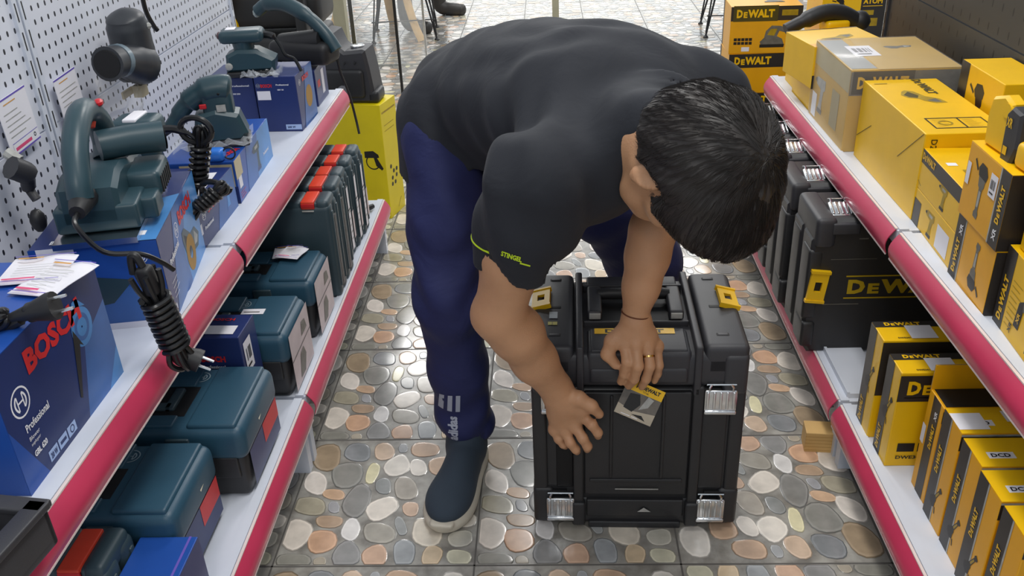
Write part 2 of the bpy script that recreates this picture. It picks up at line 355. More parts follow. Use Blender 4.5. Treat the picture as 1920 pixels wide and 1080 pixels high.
# ------------------------------------------------------------------ shelving (two gondolas)
def peg_mat(name, col, holecol, pitch=.025, hx=.0032, hz=.0050, rough=.4):
    M = bpy.data.materials.new(name); M.use_nodes = True; nt = M.node_tree; b = nt.nodes['Principled BSDF']
    tc = nt.nodes.new('ShaderNodeTexCoord'); sp = nt.nodes.new('ShaderNodeSeparateXYZ'); nt.links.new(tc.outputs['Object'], sp.inputs[0])
    def mth(op, a, bb=None):
        n = nt.nodes.new('ShaderNodeMath'); n.operation = op
        for i, x in enumerate((a, bb)):
            if x is None: continue
            if isinstance(x, (int, float)): n.inputs[i].default_value = x
            else: nt.links.new(x, n.inputs[i])
        return n.outputs[0]
    def cell(o, h):
        q = mth('SUBTRACT', mth('FRACT', mth('DIVIDE', mth('ADD', o, 10.0), pitch)), .5); return mth('DIVIDE', mth('MULTIPLY', q, pitch), h)
    a = cell(sp.outputs['Y'], hx); c = cell(sp.outputs['Z'], hz)
    d2 = mth('ADD', mth('POWER', mth('ABSOLUTE', a), 2.5), mth('POWER', mth('ABSOLUTE', c), 2.5)); hole = mth('LESS_THAN', d2, 1.0)
    nz = nt.nodes.new('ShaderNodeTexNoise'); nz.inputs['Scale'].default_value = 6; nt.links.new(tc.outputs['Object'], nz.inputs['Vector'])
    hs = nt.nodes.new('ShaderNodeHueSaturation'); hs.inputs['Color'].default_value = lin(col); mr = nt.nodes.new('ShaderNodeMapRange'); mr.inputs['To Min'].default_value = .93; mr.inputs['To Max'].default_value = 1.05
    nt.links.new(nz.outputs['Fac'], mr.inputs['Value']); nt.links.new(mr.outputs[0], hs.inputs['Value'])
    mx = nt.nodes.new('ShaderNodeMix'); mx.data_type = 'RGBA'; nt.links.new(hole, mx.inputs[0]); nt.links.new(hs.outputs[0], mx.inputs[6]); mx.inputs[7].default_value = lin(holecol)
    nt.links.new(mx.outputs[2], b.inputs['Base Color']); b.inputs['Roughness'].default_value = rough
    return M
pegw = peg_mat('pegboard_white', 'dde0ea', '2a2c34'); pegk = peg_mat('pegboard_black', '3b3834', '0c0b0b', .05, .0028, .009, .45)
def shelf_unit(side, name, label, y0, y1, xw, xu, xl, zu, zl, peg, lipm, zt=1.35):
    """side -1: shelves grow to +x from a back wall at xw (left gondola); +1 mirrored"""
    s = 1 if side < 0 else -1
    rt = root(name, (xw, (y0+y1)/2, 0), 0, label, 'shelf unit')
    def B(m, xa, xb, ya, yb, za, zb, mt):
        a, b = sorted((xa, xb)); m.box(a-xw, b-xw, ya-(y0+y1)/2, yb-(y0+y1)/2, za, zb, mt)
    g = .004
    m = MB(); B(m, xw-.012*s, xw, y0+g, y1-g, .12, .79+.012, peg); m.build('back_panel', rt)
    m = MB(); B(m, xw-.012*s, xw, y0+g, y1-g, .806, zt, peg); m.build('back_panel', rt)
    if y0 < 2:
      pass
    for py in (y0, y1):
        m = MB(); B(m, xw-.03*s, xw+.006*s, py-.016 if py == y1 else py+.001, py-.001 if py == y1 else py+.016, 0, zt, shelfw if side < 0 else plast2)
        for k in range(int((zt-.2)/.05)):
            z = .2+k*.05; B(m, xw+.006*s, xw+.0066*s, py+(-.0105 if py == y1 else .0075), py+(-.0075 if py == y1 else .0105), z, z+.032, prk)
        m.build('upright', rt)
    for (xf, z, nm) in ((xu, zu, 'shelf'), (xl, zl, 'base_shelf')):
        m = MB(); t = .03
        B(m, xw, xf-.0*s, y0+.003, y1-.003, z-t, z, shelfw)
        B(m, xf-.022*s, xf-.004*s, y0+.003, y1-.003, z, z+.0035, shelfw)
        sh = m.build(nm, rt)
        # curved price strip
        q = MB(); prof = []; n = 8
        for i in range(n+1):
            t_ = i/n; prof.append((xf+s*(.0015+.010*math.sin(math.pi*t_)*1+.0+ .012*t_), z+.0015-.052*t_))
        vs = []; fs = []
        for i, (px, pz) in enumerate(prof):
            for yy in (y0+.008, y1-.008): vs.append((px-xw, yy-(y0+y1)/2, pz))
        for i, (px, pz) in enumerate(prof[::-1]):
            for yy in (y0+.008, y1-.008): vs.append((px-xw-.0018*s, yy-(y0+y1)/2, pz-.0005))
        N = len(vs)//2; fs = [(2*i, 2*i+1, (2*i+3) % (2*N), (2*i+2) % (2*N)) for i in range(N)]
        fs += [tuple(2*i for i in range(N)), tuple(2*i+1 for i in range(N))[::-1]]
        if s > 0: fs = [f_[::-1] for f_ in fs]
        q.add(vs, fs, lipm, True)
        px, pz = prof[-1]; B(q, px-.001*s, px+.0012*s, y0+.008, y1-.008, pz-.002, pz+.001, lipback)
        px, pz = prof[0]; B(q, px-.004*s, px+.001*s, y0+.008, y1-.008, pz-.0005, pz+.002, lipback)
        pr = q.build('price_strip', rt); tag(pr, 'pink-red curved price strip')
        # brackets
        for py in (y0+.012, y1-.024):
            b = MB(); B(b, xw, xf-.03*s, py, py+.008, z-.075 if z > .3 else 0, z-t, shelfw)
            if z < .3: B(b, xf-.045*s, xf-.005*s, py-.008, py+.016, .0, z-t, shelfw)
            b.build('bracket' if z > .3 else 'foot', rt)
    return rt
shelf_unit(-1, 'shelf_unit', 'white perforated shelf bay with pink-red strips, nearest bay on the left', .45, 1.615, -.94, -.637, -.548, .55, .18, pegw, lipred)
shelf_unit(-1, 'shelf_unit', 'white perforated shelf bay on the left, ending at the lemon-yellow washer carton', 1.62, 2.74, -.94, -.637, -.548, .55, .18, pegw, lipred)
shelf_unit(1, 'shelf_unit', 'black-backed shelf bay on the right, nearest bay full of yellow cartons', .45, 1.61, .985, .665, .605, .55, .15, pegk, lipred, 1.35)
shelf_unit(1, 'shelf_unit', 'black-backed shelf bay on the right, far bay with black tool cases below', 1.615, 2.74, .985, .665, .605, .55, .15, pegk, lipred, 1.35)
# wood block under the right gondola
m = MB(); m.rbox(-.07, .07, -.024, .024, 0, .052, .002, wood, smooth=False)
for k in range(5): m.box(-.0705, .0705, -.0243, -.0238, .006+k*.009, .0066+k*.009, mat('wood_grain', 'a67c3c', .6))
tag(place(m.build('wood_block'), (.625, 1.655, 0), R_(-6)), 'short raw wooden block on the floor under the right shelf foot', 'wood block')
# walls (out of view, they close the shop)
def wall(name, x0, x1, y0, y1, c='cfcfcb'):
    m = MB(); m.box(x0, x1, y0, y1, 0, 3.0, mat('wall_paint', c, .7)); o = m.build(name); o['kind'] = 'structure'
wall('wall_back', -3.0, 3.0, 12.9, 13)
# ------------------------------------------------------------------ printed tool pictures (u,v in units of size a)
def pic(mb, F, kind, u, v, a, rot=0, c1=prg, c2=prk, c3=prlg):
    c, s = math.cos(R_(rot)), math.sin(R_(rot))
    def T(pts): return [(u+(x*c-y*s)*a, v+(x*s+y*c)*a) for x, y in pts]
    if kind == 'grinder':
        mb.poly(F, T([(-.09, -.5), (.07, -.52), (.1, -.42), (.06, -.36), (.07, .05), (.12, .1), (.14, .32), (.06, .42), (-.1, .42), (-.16, .3), (-.12, .08), (-.07, .04), (-.05, -.36), (-.1, -.42)]), c1)
        mb.poly(F, T([(-.17, .25), (.15, .22), (.2, .34), (.1, .48), (-.12, .5), (-.22, .38)]), c2)
        mb.poly(F, T([(-.22, .34), (-.38, .5), (-.42, .46), (-.26, .3)]), c2)
        mb.poly(F, T([(-.03, -.3), (.03, -.3), (.04, 0), (-.04, 0)]), c3)
    elif kind == 'saw':
        mb.poly(F, T([(-.5, .1), (-.35, .18), (0, .12), (.25, .22), (.5, .15), (.42, -.05), (.2, -.12), (.05, -.1), (-.1, -.22), (-.3, -.2), (-.46, -.02)]), c1)
        mb.poly(F, T([(-.4, .08), (-.1, .05), (.0, -.08), (-.12, -.17), (-.28, -.15)]), c2)
        mb.poly(F, T([(.2, .16), (.42, .1), (.36, 0), (.2, -.05)]), c3)
    elif kind == 'blower':
        mb.ring(F, u, v, .02*a, .34*a, c1, 24); mb.ring(F, u, v, .16*a, .24*a, c3, 24)
        mb.poly(F, T([(-.3, .1), (-.36, -.1), (-.62, -1.0), (-.56, -1.05), (-.2, -.22), (-.1, -.3)]), c2)
        mb.poly(F, T([(-.32, .15), (-.1, .5), (.05, .5), (.25, .28), (.1, .33), (-.05, .38), (-.2, .2)]), c1)
    elif kind == 'sander':
        mb.poly(F, T([(-.45, -.35), (-.5, -.2), (-.35, -.05), (-.3, .2), (-.1, .4), (.25, .38), (.5, .25), (.48, .12), (.2, .2), (.12, 0), (.32, -.1), (.4, -.3), (.3, -.4)]), c1)
        mb.poly(F, T([(-.5, -.42), (-.5, -.3), (.42, -.3), (.4, -.42)]), c2); mb.poly(F, T([(-.25, .05), (-.12, .28), (.12, .28), (.02, .02)]), c3)
    elif kind == 'drill':
        mb.poly(F, T([(-.4, .35), (-.42, .15), (-.05, .1), (-.1, -.25), (-.2, -.5), (.18, -.5), (.14, -.2), (.2, .1), (.32, .15), (.3, .38)]), c1)
        mb.poly(F, T([(-.4, .32), (-.55, .28), (-.55, .22), (-.42, .18)]), c2); mb.poly(F, T([(-.22, -.5), (.2, -.5), (.22, -.38), (-.2, -.38)]), c2); mb.poly(F, T([(-.2, .3), (.15, .3), (.12, .2), (-.2, .2)]), c3)
    elif kind == 'spray':
        mb.poly(F, T([(-.5, .3), (-.1, .35), (.12, .2), (.15, .08), (.05, .05), (.3, -.4), (.22, -.48), (-.02, -.3), (-.1, .05), (-.5, .02)]), c2)
        mb.ring(F, u-.15*a, v-.15*a, .27*a, .32*a, c2, 20, 90, 330)
def lines(mb, F, u, v, w, n, dv, m, th=.0012):
    for k in range(n): mb.rect(F, u, v-k*dv, u+w*random.uniform(.6, 1), v-k*dv+th, m)
def sticker(rt, F, u0, v0, u1, v1, code=True):
    q = MB(); q.rect(F, u0, v0, u1, v1, white, .0012)
    if code:
        n = 14; w_ = (u1-u0)*.7/n
        for k in range(n):
            if random.random() < .7: q.rect(F, u0+(u1-u0)*.15+k*w_, v0+(v1-v0)*.35, u0+(u1-u0)*.15+k*w_+w_*.55, v0+(v1-v0)*.75, prk, .0016)
        q.rect(F, u0+(u1-u0)*.15, v0+(v1-v0)*.15, u1-(u1-u0)*.3, v0+(v1-v0)*.22, prk, .0016)
    return q.build('sticker', rt)
def carton(name, label, cat, loc, rz, w, l, h, base, group=None, faces=None):
    """root at the centre of the base; returns root, body builder, frames"""
    rt = root(name, loc, rz, label, cat, group); mb = MB(); mb.rbox(-w/2, w/2, -l/2, l/2, 0, h, .0018, base, seg=2, smooth=False)
    F = frames(w, l, h)
    # lid seam
    return rt, mb, F
BS = 'BOSCH'; DW = 'DEWALT'
def dewalt(mb, F, u, v, h, wd=None, rot=0, col=pry, band=None):
    wd = wd or h*4.6
    c, s = math.cos(R_(rot)), math.sin(R_(rot))
    def P_(x, y): return (u+x*c-y*s, v+x*s+y*c)
    if band: mb.poly(F, [P_(-h*.4, -h*.45), P_(wd+h*.4, -h*.45), P_(wd+h*.4, h*1.45), P_(-h*.4, h*1.45)], band)
    x, y = P_(0, 0); mb.txt(F, 'D', x, y, h, col, w=wd*.155, rot=rot, bold=.05)
    x, y = P_(wd*.18, 0); mb.txt(F, 'E', x, y, h*.72, col, w=wd*.1, rot=rot, bold=.05)
    x, y = P_(wd*.29, 0); mb.txt(F, 'WALT', x, y, h, col, w=wd*.7, rot=rot, bold=.05)
# ================= left upper shelf cartons =================
ZU = .55
def bosch_side(mb, F, L, H, photo=None, flip=False):
    pass
# A: blower carton, nearest
rt, mb, F = carton('tool_carton', 'large blue carton with red lettering, nearest on the left upper shelf', 'box', (-.803, 1.02, ZU), 0, .262, .288, .192, bblue)
E_ = F['E']; mb.poly(E_, [(.0, 0), (.288, 0), (.288, .192), (0, .192)], bblue)
mb.poly(E_, [(.0, .192), (.0, .10), (.05, 0), (.288, 0), (.288, .192)], dblue)
mb.poly(E_, [(.17, .0), (.288, .0), (.288, .13), (.21, .10)], mblue); mb.poly(E_, [(.24, 0), (.288, 0), (.288, .05)], lblue)
mb.txt(E_, BS, .072, .137, .034, bred, w=.15, bold=.05)
mb.logo(E_, .040, .118, .021, prw)
mb.txt(E_, 'Professional', .032, .075, .0115, prw, w=.058, bold=.02)
mb.txt(E_, 'Blower', .032, .062, .006, prw, bold=0); mb.txt(E_, 'sopluyor', .032, .053, .006, prw, bold=0); mb.txt(E_, 'GBL 620', .032, .037, .009, prw, w=.032, bold=.04)
for k, t in enumerate(('620 W', '', '')): mb.rect(E_, .058+k*.026, .008, .081+k*.026, .024, mat('print_pale_blue', 'a9c0e8', .4))
mb.txt(E_, '20 W', .061, .011, .009, dblue, w=.017, bold=.03); mb.rect(E_, .088, .013, .104, .018, dblue); mb.ring(E_, .122, .016, .004, .006, dblue)
pic(mb, E_, 'blower', .215, .125, .085, 0, lblue, prk, mblue)
mb.rect(F['T'], .01, .01, .25, .27, lblue); mb.rect(F['T'], .01, .01, .25, .14, bblue)
mb.box(-.131, .131, -.144, .144, .191, .193, bblue)
mb.build('carton_body', rt)
# flap standing open
# B: long carton under the planer
rt, mb, F = carton('tool_carton', 'long dark blue carton under the planer on the left upper shelf', 'box', (-.7665, 1.4545, ZU), R_(9.4), .2, .322, .157, nblue)
E_ = F['E']; mb.poly(E_, [(.03, 0), (.322, 0), (.322, .157), (.12, .157)], mblue); mb.poly(E_, [(.16, 0), (.322, 0), (.322, .157), (.23, .157), (.15, .07)], lblue)
mb.poly(E_, [(.02, .157), (.1, .157), (.0, .02), (.0, .157)], nblue)
mb.txt(E_, BS, .15, .115, .026, bred, w=.11, bold=.05); mb.logo(E_, .125, .118, .014, prw); mb.txt(E_, 'Professional', .045, .085, .013, prw, w=.075, rot=6, bold=.03); lines(mb, E_, .03, .06, .05, 4, .009, prw)
pic(mb, E_, 'saw', .205, .06, .13, -25, tealt, prk, prlg)
mb.ring(E_, .19, .045, .012, .034, kraft, 24); mb.rect(E_, .008, .006, .028, .026, white); mb.rect(E_, .012, .01, .024, .022, nblue)
S_ = F['S']; mb.rect(S_, .0, .0, .2, .157, bblue); mb.poly(S_, [(0, .0), (.2, 0), (.2, .06), (.0, .12)], mblue); mb.logo(S_, .17, .128, .010, prw); mb.rect(S_, 0, 0, .2, .012, white)
mb.poly(S_, [(.04, .04), (.11, .05), (.15, .09), (.09, .1), (.05, .07)], tealt); mb.rect(S_, .012, .142, .07, .157, prw)
T_ = F['T']; mb.poly(T_, [(.1, 0), (.2, .0), (.2, .2), (.13, .16)], lblue); lines(mb, T_, .05, .03, .08, 3, .012, prw, .003); mb.rect(T_, .15, .022, .178, .040, prw)
mb.txt(T_, 'BOSCH', .03, .012, .014, prw, w=.04)
mb.build('carton_body', rt)
# C
rt, mb, F = carton('tool_carton', 'small blue carton under the trim router on the left upper shelf', 'box', (-.765, 1.71, ZU), 0, .15, .232, .09, nblue)
E_ = F['E']; mb.poly(E_, [(.1, 0), (.232, 0), (.232, .09), (.15, .09)], mblue); mb.logo(E_, .038, .062, .0105, prw); mb.txt(E_, BS, .062, .056, .018, bred, w=.065, bold=.05); mb.txt(E_, 'Professional', .03, .032, .008, prw, w=.05); pic(mb, E_, 'drill', .18, .045, .06, 0, lblue, mblue, prlg); mb.rect(E_, .004, .03, .018, .052, white)
mb.poly(F['T'], [(.06, .02), (.14, .02), (.13, .2), (.07, .19)], white); mb.rect(F['S'], .05, .01, .14, .08, bblue)
mb.build('carton_body', rt)
# D
rt, mb, F = carton('tool_carton', 'flat blue carton with beige end under the palm sander on the left upper shelf', 'box', (-.772, 1.988, ZU), R_(2.2), .16, .308, .098, bblue)
E_ = F['E']; mb.rect(E_, 0, .055, .05, .098, beige); mb.rect(E_, .012, .03, .036, .055, white); mb.poly(E_, [(.07, 0), (.308, 0), (.308, .098), (.1, .098)], mblue); mb.poly(E_, [(.16, 0), (.308, 0), (.308, .098), (.2, .098)], lblue)
pic(mb, E_, 'drill', .18, .05, .075, 0, tealt, dblue, prlg); lines(mb, E_, .01, .02, .05, 3, .006, bred); mb.txt(E_, 'Professional', .225, .03, .008, prw, w=.05)
mb.rect(F['S'], .04, .04, .155, .092, beige); mb.rect(F['S'], .04, .0, .16, .04, nblue)
T_ = F['T']; mb.txt(T_, BS, .135, .03, .016, bred, w=.055, rot=70, bold=.05); mb.logo(T_, .13, .115, .012, prw)
mb.build('carton_body', rt)
# E1..E3
rt, mb, F = carton('tool_carton', 'navy carton against the white pegboard, left of the carton with the barcode strip', 'box', (-.848, 2.43, ZU), 0, .125, .15, .145, nblue)
S_ = F['S']; mb.txt(S_, 'Professional', .062, .121, .005, prw, w=.05); mb.rect(S_, .045, .112, .058, .122, bred); mb.txt(S_, 'GSS 2300', .065, .100, .004, prw); mb.build('carton_body', rt)
rt, mb, F = carton('tool_carton', 'navy square carton with white sticker and pale barcode strip under the orbital sander', 'box', (-.720, 2.416, ZU), R_(-2), .112, .157, .150, nblue)
S_ = F['S']; mb.txt(S_, BS, .016, .121, .0095, bred, w=.03, bold=.04); mb.logo(S_, .009, .126, .0055, prlg); mb.txt(S_, 'Professional', .058, .126, .004, prw, w=.034); mb.txt(S_, 'GEX 125', .06, .113, .0035, prw)
mb.rect(S_, .068, .006, .111, .020, mat('print_pale_blue', 'a9c0e8', .4)); mb.txt(S_, '200 W', .072, .010, .006, dblue)
E_ = F['E']; mb.poly(E_, [(.03, 0), (.157, 0), (.157, .15), (.09, .15)], mblue); mb.txt(E_, BS, .055, .12, .014, bred, w=.06, bold=.05); mb.logo(E_, .03, .125, .008, prw); mb.ring(E_, .1, .07, .0, .03, kraft, 20)
mb.build('carton_body', rt); sticker(rt, F['S'], .004, .088, .040, .112, False)
rt, mb, F = carton('tool_carton', 'small navy carton beside the hanging cable, farthest on the left upper shelf', 'box', (-.725, 2.63, ZU), 0, .105, .14, .105, nblue)
mb.rect(F['E'], .07, .02, .1, .09, white); mb.rect(F['E'], .02, .05, .05, .07, bred); mb.build('carton_body', rt)
# ================= right upper shelf cartons =================
# T1
rt, mb, F = carton('tool_carton', 'plain yellow carton under the tilted black-banded one, behind the wrapped carton', 'box', (.775, 2.475, ZU), 0, .17, .2, .07, yel); mb.build('carton_body', rt)
rt, mb, F = carton('tool_carton', 'yellow carton with XR on a dark band, farthest on the right shelf, set askew', 'box', (.762, 2.46, ZU+.0705), R_(9), .20, .19, .108, yel)
S_ = F['S']; mb.rect(S_, 0, .0, .20, .035, blk); mb.txt(S_, 'XR', .012, .01, .012, prw, w=.016, rot=0, bold=.02); W_ = F['W']
T_ = F['T']; mb.poly(T_, [(.0, .184), (.20, .184), (.20, .19), (.0, .19)], blk); mb.rect(T_, 0, 0, .20, .035, yel2); pic(mb, T_, 'saw', .1, .08, .11, 20, prolive, blk, prg)
mb.build('carton_body', rt)
# T2 wrapped
rt, mb, F = carton('tool_carton', 'shrink-wrapped yellow carton with white address label on top, on the right upper shelf', 'box', (.807, 2.215, ZU), 0, .246, .300, .194, yel3)
S_ = F['S']; mb.rect(S_, 0, .135, .246, .19, prg); dewalt(mb, S_, .016, .15, .028, .115, 0, yel, prk); W_ = F['W']; mb.rect(W_, 0.002, .14, .298, .19, mat('carton_faded', 'b8aa80', .5)); pic(mb, W_, 'drill', .09, .08, .1, 0, prlg, prg, prlg)
mb.rect(W_, .18, .03, .24, .12, mat('carton_faded2', 'a89a70', .5)); mb.rect(W_, .02, .01, .06, .07, prw); mb.poly(F['T'], [(.06, .0), (.246, .0), (.246, .3), (.08, .3)], mat('carton_wrapped_tan', 'c6a24e', .4))
mb.rect(F['T'], .002, .01, .06, .29, mat('print_greyish', '9a9a98', .4)); pic(mb, F['T'], 'saw', .17, .2, .07, 0, prg, prg, prlg)
mb.build('carton_body', rt); sticker(rt, F['T'], .045, .12, .105, .22)
q = MB(); q.rbox(-.1255, .1255, -.1525, .1525, .0005, .197, .004, cleard, seg=2)
q.build('plastic_wrap', rt)
# T3 big yellow
rt, mb, F = carton('tool_carton', 'big plain yellow carton with a tool picture on top, right upper shelf', 'box', (.787, 1.857, ZU), 0, .16, .376, .176, yel)
T_ = F['T']; pic(mb, T_, 'saw', .075, .235, .11, -62, prolive, mat('print_dark_olive', '4c4310', .45), prg); dewalt(mb, T_, .100, .37, .020, .115, -90, mat('print_dark_olive', '4c4310', .45))
for (a, b, c_, d_) in ((.03, .03, .14, .034), (.03, .09, .14, .094), (.03, .03, .033, .094), (.137, .03, .14, .094), (.09, .03, .093, .094)): mb.rect(T_, a, b, c_, d_, prk)
mb.ring(T_, .06, .062, .01, .014, prolive); lines(mb, T_, .098, .08, .03, 6, .008, prolive); lines(mb, T_, .04, .08, .03, 4, .012, prolive)
mb.rect(T_, .012, .34, .04, .345, prolive)
W_ = F['W']
def stroke(mb, F_, a, b, th, m):
    d_ = Vector((b[0]-a[0], b[1]-a[1])); n_ = Vector((-d_.y, d_.x)).normalized()*th/2
    mb.poly(F_, [(a[0]-n_.x, a[1]-n_.y), (b[0]-n_.x, b[1]-n_.y), (b[0]+n_.x, b[1]+n_.y), (a[0]+n_.x, a[1]+n_.y)], m)
stroke(mb, W_, (.005, .05), (.09, .10), .0015, prk); stroke(mb, W_, (.26, .09), (.37, .174), .0015, prk)
mb.txt(F['S'], 'D28720', .012, .165, .012, prk, rot=-90, bold=.01)
mb.build('carton_body', rt)
# T4 two stacked DEWALT cartons
def dw_flat(loc, h, l, label, lower):
    rt, mb, F = carton('tool_carton', label, 'box', loc, R_(-3), .13, l, h, yel, 'small yellow cartons stacked on the right upper shelf')
    W_ = F['W']
    if not lower:
        mb.poly(W_, [(0, h*.66), (l, h*.66), (l, h), (0, h)], blk); dewalt(mb, W_, .006, h*.76, .014, .07, 0, yel); mb.rect(W_, l*.5, h*.7, l, h*.66, blk)
        pic(mb, W_, 'drill', l*.62, h*.42, .05, 0, prolive, prk, prlg); mb.rect(F['T'], .03, .06, .08, .10, prolive); mb.rect(F['T'], .012, .12, .03, .135, prw); mb.poly(F['T'], [(.05, .03), (.09, .02), (.1, .05), (.06, .055)], prolive)
        stroke(mb, W_, (.0, h*.2), (.02, h*.12), .001, prk)
    else:
        mb.rect(W_, 0, 0, .04, h*.72, blk); pic(mb, W_, 'drill', l*.45, h*.5, .055, 0, prolive, prk, prlg); mb.rect(W_, l*.62, h*.1, l*.9, h*.75, white)
    mb.build('carton_body', rt); return rt
dw_flat((.768, 1.558, .55), .069, .218, 'small yellow carton with white sticker, lower of two beside the big plain one', True)
dw_flat((.768, 1.558, .6195), .079, .218, 'small yellow carton with black lettered band, upper of two beside the big plain one', False)
def dw_grind(loc, rz, l, h, w, label, side='far', xr=True, col=yel2, group='grinder cartons on the right upper shelf'):
    rt, mb, F = carton('grinder_carton', label, 'box', loc, rz, w, l, h, col, group); W_ = F['W']; bw = .033
    # W face: u runs from far (0) to near (l)
    if side == 'far': mb.rect(W_, 0, 0, bw, h, blk); mb.rect(W_, bw, 0, bw+.004, h, prlg); dewalt(mb, W_, bw*.75, .012, .014, .062, 90, yel); mb.txt(W_, 'XR', bw*.8, h-.032, .012, prw, rot=90, w=.02); pu = .6
    else: mb.rect(W_, l-bw, 0, l, h, blk); mb.rect(W_, l-bw-.004, 0, l-bw, h, prlg); dewalt(mb, W_, l-bw*.3, .04, .014, .062, 90, yel); mb.txt(W_, 'XR', l-bw*.3, .012, .012, prw, rot=90, w=.02); pu = .42
    pic(mb, W_, 'grinder', l*pu, h*.5, h*.72, 0 if side != 'far' else 180, prg, prk, prlg)
    mb.rect(F['S'], 0, 0, w, h, blk); mb.rect(F['T'], 0, 0, w, l, yel)
    mb.build('carton_body', rt)
    if side != 'far': sticker(rt, W_, .006, h*.45, .02, h*.75, False); sticker(rt, W_, l*.6, h*.55, l*.76, h*.85)
    return rt
dw_grind((.755, 1.364, .55), R_(-2), .156, .113, .13, 'amber grinder carton standing on the shelf edge, carrying another grinder carton', 'far')
dw_grind((.753, 1.368, .664), R_(-2), .160, .125, .13, 'amber carton with grinder picture and two stickers, resting on another grinder carton', 'near')
# T7 nearest grinder carton
rt, mb, F = carton('grinder_carton', 'yellow carton with black lettered strip and model picture, nearest at the right edge', 'box', (.752, 1.1, .55), R_(-4), .13, .35, .132, yel, 'grinder cartons on the right upper shelf')
W_ = F['W']; mb.rect(W_, 0, 0, .034, .132, blk); dewalt(mb, W_, .026, .012, .016, .075, 90, yel); lines(mb, W_, .04, .09, .04, 9, .009, prolive); mb.poly(W_, [(.07, .03), (.088, .03), (.092, .07), (.074, .07)], prk); mb.txt(W_, 'XR', .085, .038, .009, yel, rot=85, w=.018); mb.txt(W_, 'XR', .066, .012, .009, prk, rot=85, w=.018)
pic(mb, W_, 'drill', .13, .06, .09, 15, prg, prk, prolive); mb.build('carton_body', rt)
rt, mb, F = carton('grinder_carton', 'flat yellow carton with small sticker on the nearest lettered carton', 'box', (.757, 1.13, .683), R_(-4), .12, .26, .07, yel, 'grinder cartons on the right upper shelf')
W_ = F['W']; mb.rect(W_, .02, .02, .034, .07, white); pic(mb, W_, 'grinder', .07, .035, .06, 0, prg, prk, prolive); mb.build('carton_body', rt)
# T9 carton leaning on the black back wall
rt, mb, F = carton('tool_carton', 'yellow carton with black end standing against the black pegboard above the other cartons', 'box', (.93, 1.86, .64), R_(0), .1, .2, .15, yel)
mb.rect(F['N'], 0, 0, .1, .15, blk); W_ = F['W']; mb.rect(W_, 0, 0, .04, .15, blk); pic(mb, W_, 'grinder', .11, .07, .11, 12, prk, prk, prg); mb.build('carton_body', rt)
m = MB(); m.box(-.05, .05, -.1, .1, 0, .06, yel); 
o = tag(place(m.build('tool_carton'), (.93, 1.86, .57)), 'yellow carton below the black-ended carton against the pegboard', 'box'); o.location.z = .55; o.scale = (1, 1, 1.5)
# ================= right lower shelf cartons =================
ZR = .15; GR = 'tall narrow yellow cartons on the right lower shelf'
def slim(loc, w, l, h, label, top='sticker', bandS=False, col=yel, rz=0, stripe=True, tilt=0):
    rt, mb, F = carton('slim_carton', label, 'box', loc, rz, w, l, h, col, GR); W_ = F['W']; S_ = F['S']; T_ = F['T']
    mb.rect(T_, 0, l-.022, w, l, blk); dewalt(mb, T_, .02, l-.017, .012, .07, 0, yel); mb.txt(T_, 'DWE341', .03, .007, .005, prk)
    pic(mb, T_, 'saw', w*.75, l*.35, .05, 10, prk, prolive, prolive)
    if stripe: mb.rect(W_, 0, 0, l*.5, h, blk); dewalt(mb, W_, l*.36, .01, l*.22, .055, 90, yel); pic(mb, W_, 'grinder', l*.5, h*.55, .06, 150, prk, prk, prolive)
    if bandS: mb.rect(S_, .0, h-.063, w, h-.006, blk, .0008); dewalt(mb, S_, .016, h-.048, .03, .155, 0, yel); mb.rect(S_, .013, h-.055, .19, h-.0535, yel); mb.rect(S_, .018, .035, .05, .055, prk); mb.rect(S_, .056, .035, .09, .055, prk); mb.txt(S_, 'DWE341', .018, .018, .008, prk, w=.05)
    else: mb.rect(S_, .0, h*.45, w, h-.004, blk)
    mb.build('carton_body', rt)
    if top == 'sticker': sticker(rt, T_, .055, .006, .105, l-.018, False)
    return rt
slim((.76, 1.53, ZR), .27, .072, .228, 'yellow carton with white sticker, farthest of the right lower row')
slim((.765, 1.437, ZR), .27, .066, .214, 'yellow carton with large lettered black band on its near face, right lower row', bandS=True)
# c open carton
rt, mb, F = carton('slim_carton', 'open yellow carton with its back flap up in the right lower row', 'box', (.80, 1.327, ZR), 0, .27, .062, .212, yel2, GR)
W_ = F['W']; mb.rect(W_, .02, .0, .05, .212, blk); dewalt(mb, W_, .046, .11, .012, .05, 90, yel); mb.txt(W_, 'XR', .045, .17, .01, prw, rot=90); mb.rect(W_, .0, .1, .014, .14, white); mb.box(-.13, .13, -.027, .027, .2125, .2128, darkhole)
mb.rect(F['S'], 0, .18, .09, .205, blk); mb.rect(F['S'], .09, .183, .11, .203, prg); mb.build('carton_body', rt)
q = MB(); q.box(-.135, .135, .029, .0315, .21, .262, kraft); q.box(-.135, .135, .0275, .029, .21, .262, yel2); q.build('flap', rt)
def slim2(loc, w, l, h, label, code):
    rt, mb, F = carton('slim_carton', label, 'box', loc, 0, w, l, h, yel2, GR); W_ = F['W']; S_ = F['S']; T_ = F['T']
    mb.rect(W_, 0, .0, l*.42, h, blk); mb.rect(W_, l*.42, 0, l*.48, h, prlg); dewalt(mb, W_, l*.32, .10, .013, .055, 90, yel); pic(mb, W_, 'grinder', l*.5, .06, .055, 150, prk, prk, prolive)
    mb.rect(S_, 0, h-.035, w, h-.006, blk); mb.rect(S_, 0, h-.006, w, h-.002, prlg); mb.txt(S_, 'XR', .03, h-.027, .012, yel, w=.018); mb.rect(T_, 0, 0, w, l, yel); mb.rect(T_, .02, .02, .062, .036, white); mb.txt(T_, 'DCD', .025, .023, .009, prk, w=.03)
    pic(mb, T_, 'drill', .12, l*.5, .05, -20, prk, prk, prolive); pic(mb, T_, 'grinder', .18, l*.5, .05, 60, prk, prk, prolive); mb.build('carton_body', rt)
    return rt, F
